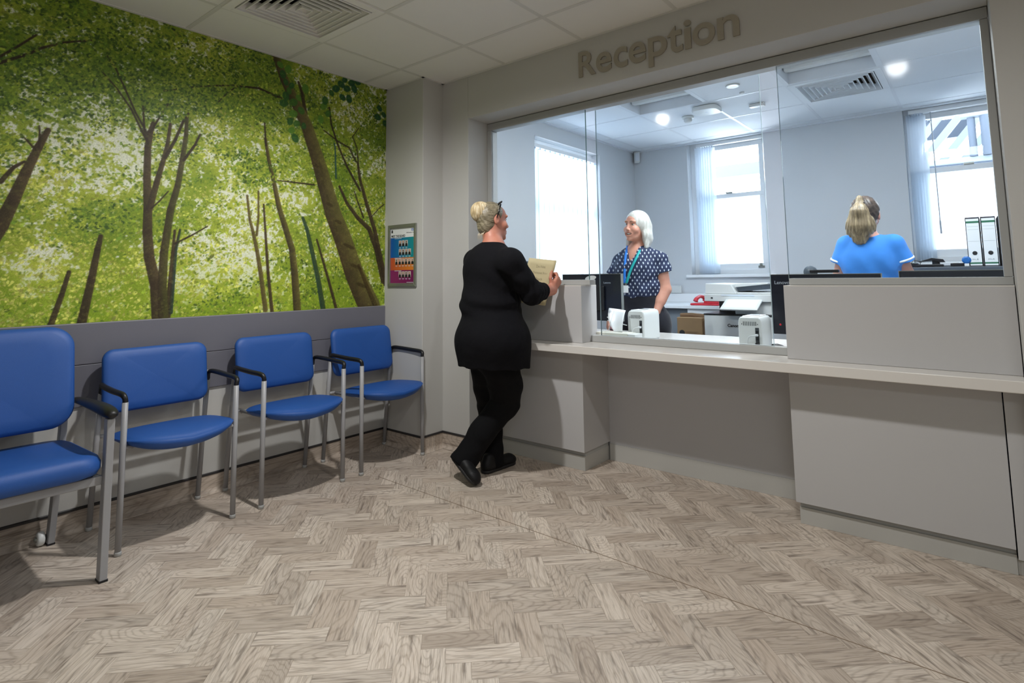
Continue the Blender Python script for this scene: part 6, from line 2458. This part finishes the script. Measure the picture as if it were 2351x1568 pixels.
# ================================================================== nurse seen from behind
F3 = frame((-.10, .99))
R_, Fw, Up = F3
YN = 4.12
w3p = thing('person', 'nurse in a blue tunic with white sleeve piping, back turned, long blonde ponytail', 'person', (-.515, YN, 0))
skin3 = skin_mat('skin_light', 0xD2A090, 0xC08878)
hc3 = A(1987, 496, y=YN + .02)
H3 = frame((.02, 1.0), -.02)
neck3 = A(1990, 552, y=YN)
chest3 = A(1998, 598, y=YN)
waist3 = A(2000, 690, y=YN)
hip3 = A(2003, 760, y=YN)
shR3 = A(2052, 560, y=YN)
shL3 = A(1945, 562, y=YN)
elR3 = A(2082, 628, y=YN + .04)
elL3 = A(1928, 632, y=YN + .03)
S = SDF(vv(-1.0, 3.85, -.01), vv(.0, 4.55, 1.75), .0045)
head_prims(S, hc3, H3)
S.cone(hc3 - H3[1] * .018 - H3[2] * .06, neck3 - vv(0, 0, .02), .048, .055, .03)
S.ell(chest3, (.145, .10, .16), F3, .05)
S.ell(waist3, (.13, .10, .15), F3, .05)
S.ell(hip3, (.155, .12, .15), F3, .05)
for sh_, el_, sx in ((shR3, elR3, 1), (shL3, elL3, -1)):
    wr_ = el_ + vv(-sx * .03, .20, -.10)
    S.cone(neck3 - vv(0, 0, .035), sh_ - vv(0, 0, .01), .045, .042, .04)
    S.chain([sh_, el_, wr_], [.045, .038, .026], .02)
    hand(S, wr_, unit(vv(-sx * .1, .95, -.2)), vv(0, 0, -1), sx * -1, curl=(.25, .35, .25), L=.95)
    S.chain([hip3 + vv(sx * .085, 0, -.06), vv(hip3[0] + sx * .085, YN, .45), vv(hip3[0] + sx * .085, YN - .02, .09)], [.08, .055, .038], .03)
S.mesh('body', skin3, w3p)
face_parts(w3p, hc3, H3, iris=0x4A5A50, brow=0x5A4636)
tun = cloth_mat('nurse_tunic_blue', 0x3F8AE0, .25, .7)
S = SDF(vv(-1.0, 3.80, .60), vv(.0, 4.45, 1.55), .0045)
S.ell(chest3 + vv(0, 0, -.005), (.168, .118, .175), F3, .04)
S.ell(waist3, (.155, .125, .16), F3, .07)
S.cone(waist3, hip3 - vv(0, 0, .14), .135, .165, .06, flat=(Fw, .85))
for sh_, el_ in ((shR3, elR3), (shL3, elL3)):
    S.cone(neck3 - vv(0, 0, .060), sh_ - vv(0, 0, .002), .048, .052, .04)
    b_ = sh_ * .38 + el_ * .62
    dd_ = unit(el_ - sh_)
    T = SDF(vv(-1.0, 3.80, .60), vv(.0, 4.45, 1.55), .0045)
    T.cone(sh_, b_ + dd_ * .04, .056, .076, .03)
    T.plane(b_, dd_)
    S.merge(T, .025)
S.plane(vv(0, 0, .72), (0, 0, -1))
S.cone(neck3 - vv(0, 0, .005), neck3 + vv(0, 0, .12), .062, .075, .01, mode='sub')
S.folds(lambda X, Y, Z: .0035 * np.sin((X - chest3[0]) * 55 + (Z - chest3[2]) * 30) * np.clip((chest3[2] + .06 - Z) / .12, 0, 1))
S.mesh('tunic', tun, w3p)
pip = mat('white_piping', 0xEEF2F6, .6)
for sh_, el_ in ((shR3, elR3), (shL3, elL3)):
    b_ = sh_ * .46 + el_ * .54
    dd_ = unit(el_ - sh_)
    S = SDF(b_ - .13, b_ + .13, .0035)
    S.cone(sh_, sh_ * .38 + el_ * .62 + dd_ * .04, .0605, .0785, 0)
    S.plane(b_ + dd_ * .006, dd_)
    S.plane(b_ - dd_ * .006, -dd_)
    sg_ = 1 if b_[0] > neck3[0] else -1
    S.plane(vv(b_[0] - sg_ * .062, b_[1], b_[2]), (-sg_, 0, 0))
    S.mesh('sleeve_piping', pip, w3p)
S = SDF(vv(-1.0, 3.85, .02), vv(.0, 4.45, 1.0), .006)
S.ell(hip3 - vv(0, 0, .02), (.165, .125, .15), F3, .05)
for sx in (1, -1):
    S.chain([hip3 + vv(sx * .085, 0, -.06), vv(hip3[0] + sx * .085, YN, .45), vv(hip3[0] + sx * .085, YN - .02, .05)], [.10, .075, .068], .04)
    shoe('shoe', w3p, vv(hip3[0] + sx * .085, YN - .10, .001), vv(hip3[0] + sx * .10, YN + .145, .001), shoe_m, sole_m)
S.plane(vv(0, 0, .025), (0, 0, -1))
S.mesh('trousers', cloth_mat('navy_trousers', 0x1A2238, .3), w3p)
brunette = hair_mat('brown_crown_hair', 0x2E2826, 0x4B403A, 0x6A5A4E, 60, (.5, .5, 1), (.2, .3, 0))
pony = hair_mat('blonde_ponytail_hair', 0x5C503E, 0x8C7B60, 0xC2B08C, 55, (1, 1, .10))
S = SDF(hc3 - .2, hc3 + .2, .0034)
S.ell(hc3 + H3[1] * -.016 + H3[2] * .032, (.0815, .0985, .0940), H3, .0)
S.ell(hc3 - H3[1] * .045 - H3[2] * .045, (.060, .050, .055), H3, .02)
S.plane(hc3 + H3[1] * .05 + H3[2] * .06, unit(H3[1] - H3[2] * .5))
for s in (1, -1):
    S.ell(hc3 + H3[0] * s * .082 + H3[1] * .0 - H3[2] * .008, (.018, .024, .038), H3, .006, 'sub')
S.ell(hc3 + H3[1] * .07 - H3[2] * .06, (.12, .075, .09), H3, .008, 'sub')
S.folds(lambda X, Y, Z: .0010 * np.sin((X - hc3[0]) * 300 + (Z - hc3[2]) * 140))
S.mesh('hair', brunette, w3p)
tie = A(1974, 469, y=YN - .085)
S = SDF(tie - vv(.14, .12, .30), tie + vv(.14, .12, .12), .0034)
S.ell(tie + vv(-.001, .004, .026), (.020, .022, .030), None, .0)
S.cone(tie + vv(0, .0, .004), tie + vv(-.004, -.018, -.05), .020, .042, .012)
S.chain([tie + vv(-.004, -.018, -.05), tie + vv(-.006, -.018, -.13), tie + vv(-.010, -.008, -.205)], [.046, .064, .044], .03, flat=((0, 1, 0), .62))
S.cone(tie + vv(-.035, -.01, -.12), tie + vv(-.062, .0, -.165), .035, .018, .03, flat=((0, 1, 0), .6))
S.cone(tie + vv(.03, -.01, -.12), tie + vv(.05, .0, -.150), .035, .024, .03, flat=((0, 1, 0), .6))
S.folds(lambda X, Y, Z: .0011 * np.sin((X - tie[0]) / (.25 + np.clip(tie[2] - Z, 0, .2) * 2.2) * 210 + 1.2 * np.sin((Z - tie[2]) * 14)))
S.mesh('ponytail', pony, w3p)
ob('hair_band', MB().tube([(tie[0] - w3p.location.x + .023 * math.cos(a), tie[1] - w3p.location.y + .020 * math.sin(a), tie[2] + .006) for a in [k * math.pi / 10 for k in range(21)]], .005, 8, caps=False), M['black'], w3p, smooth=True)
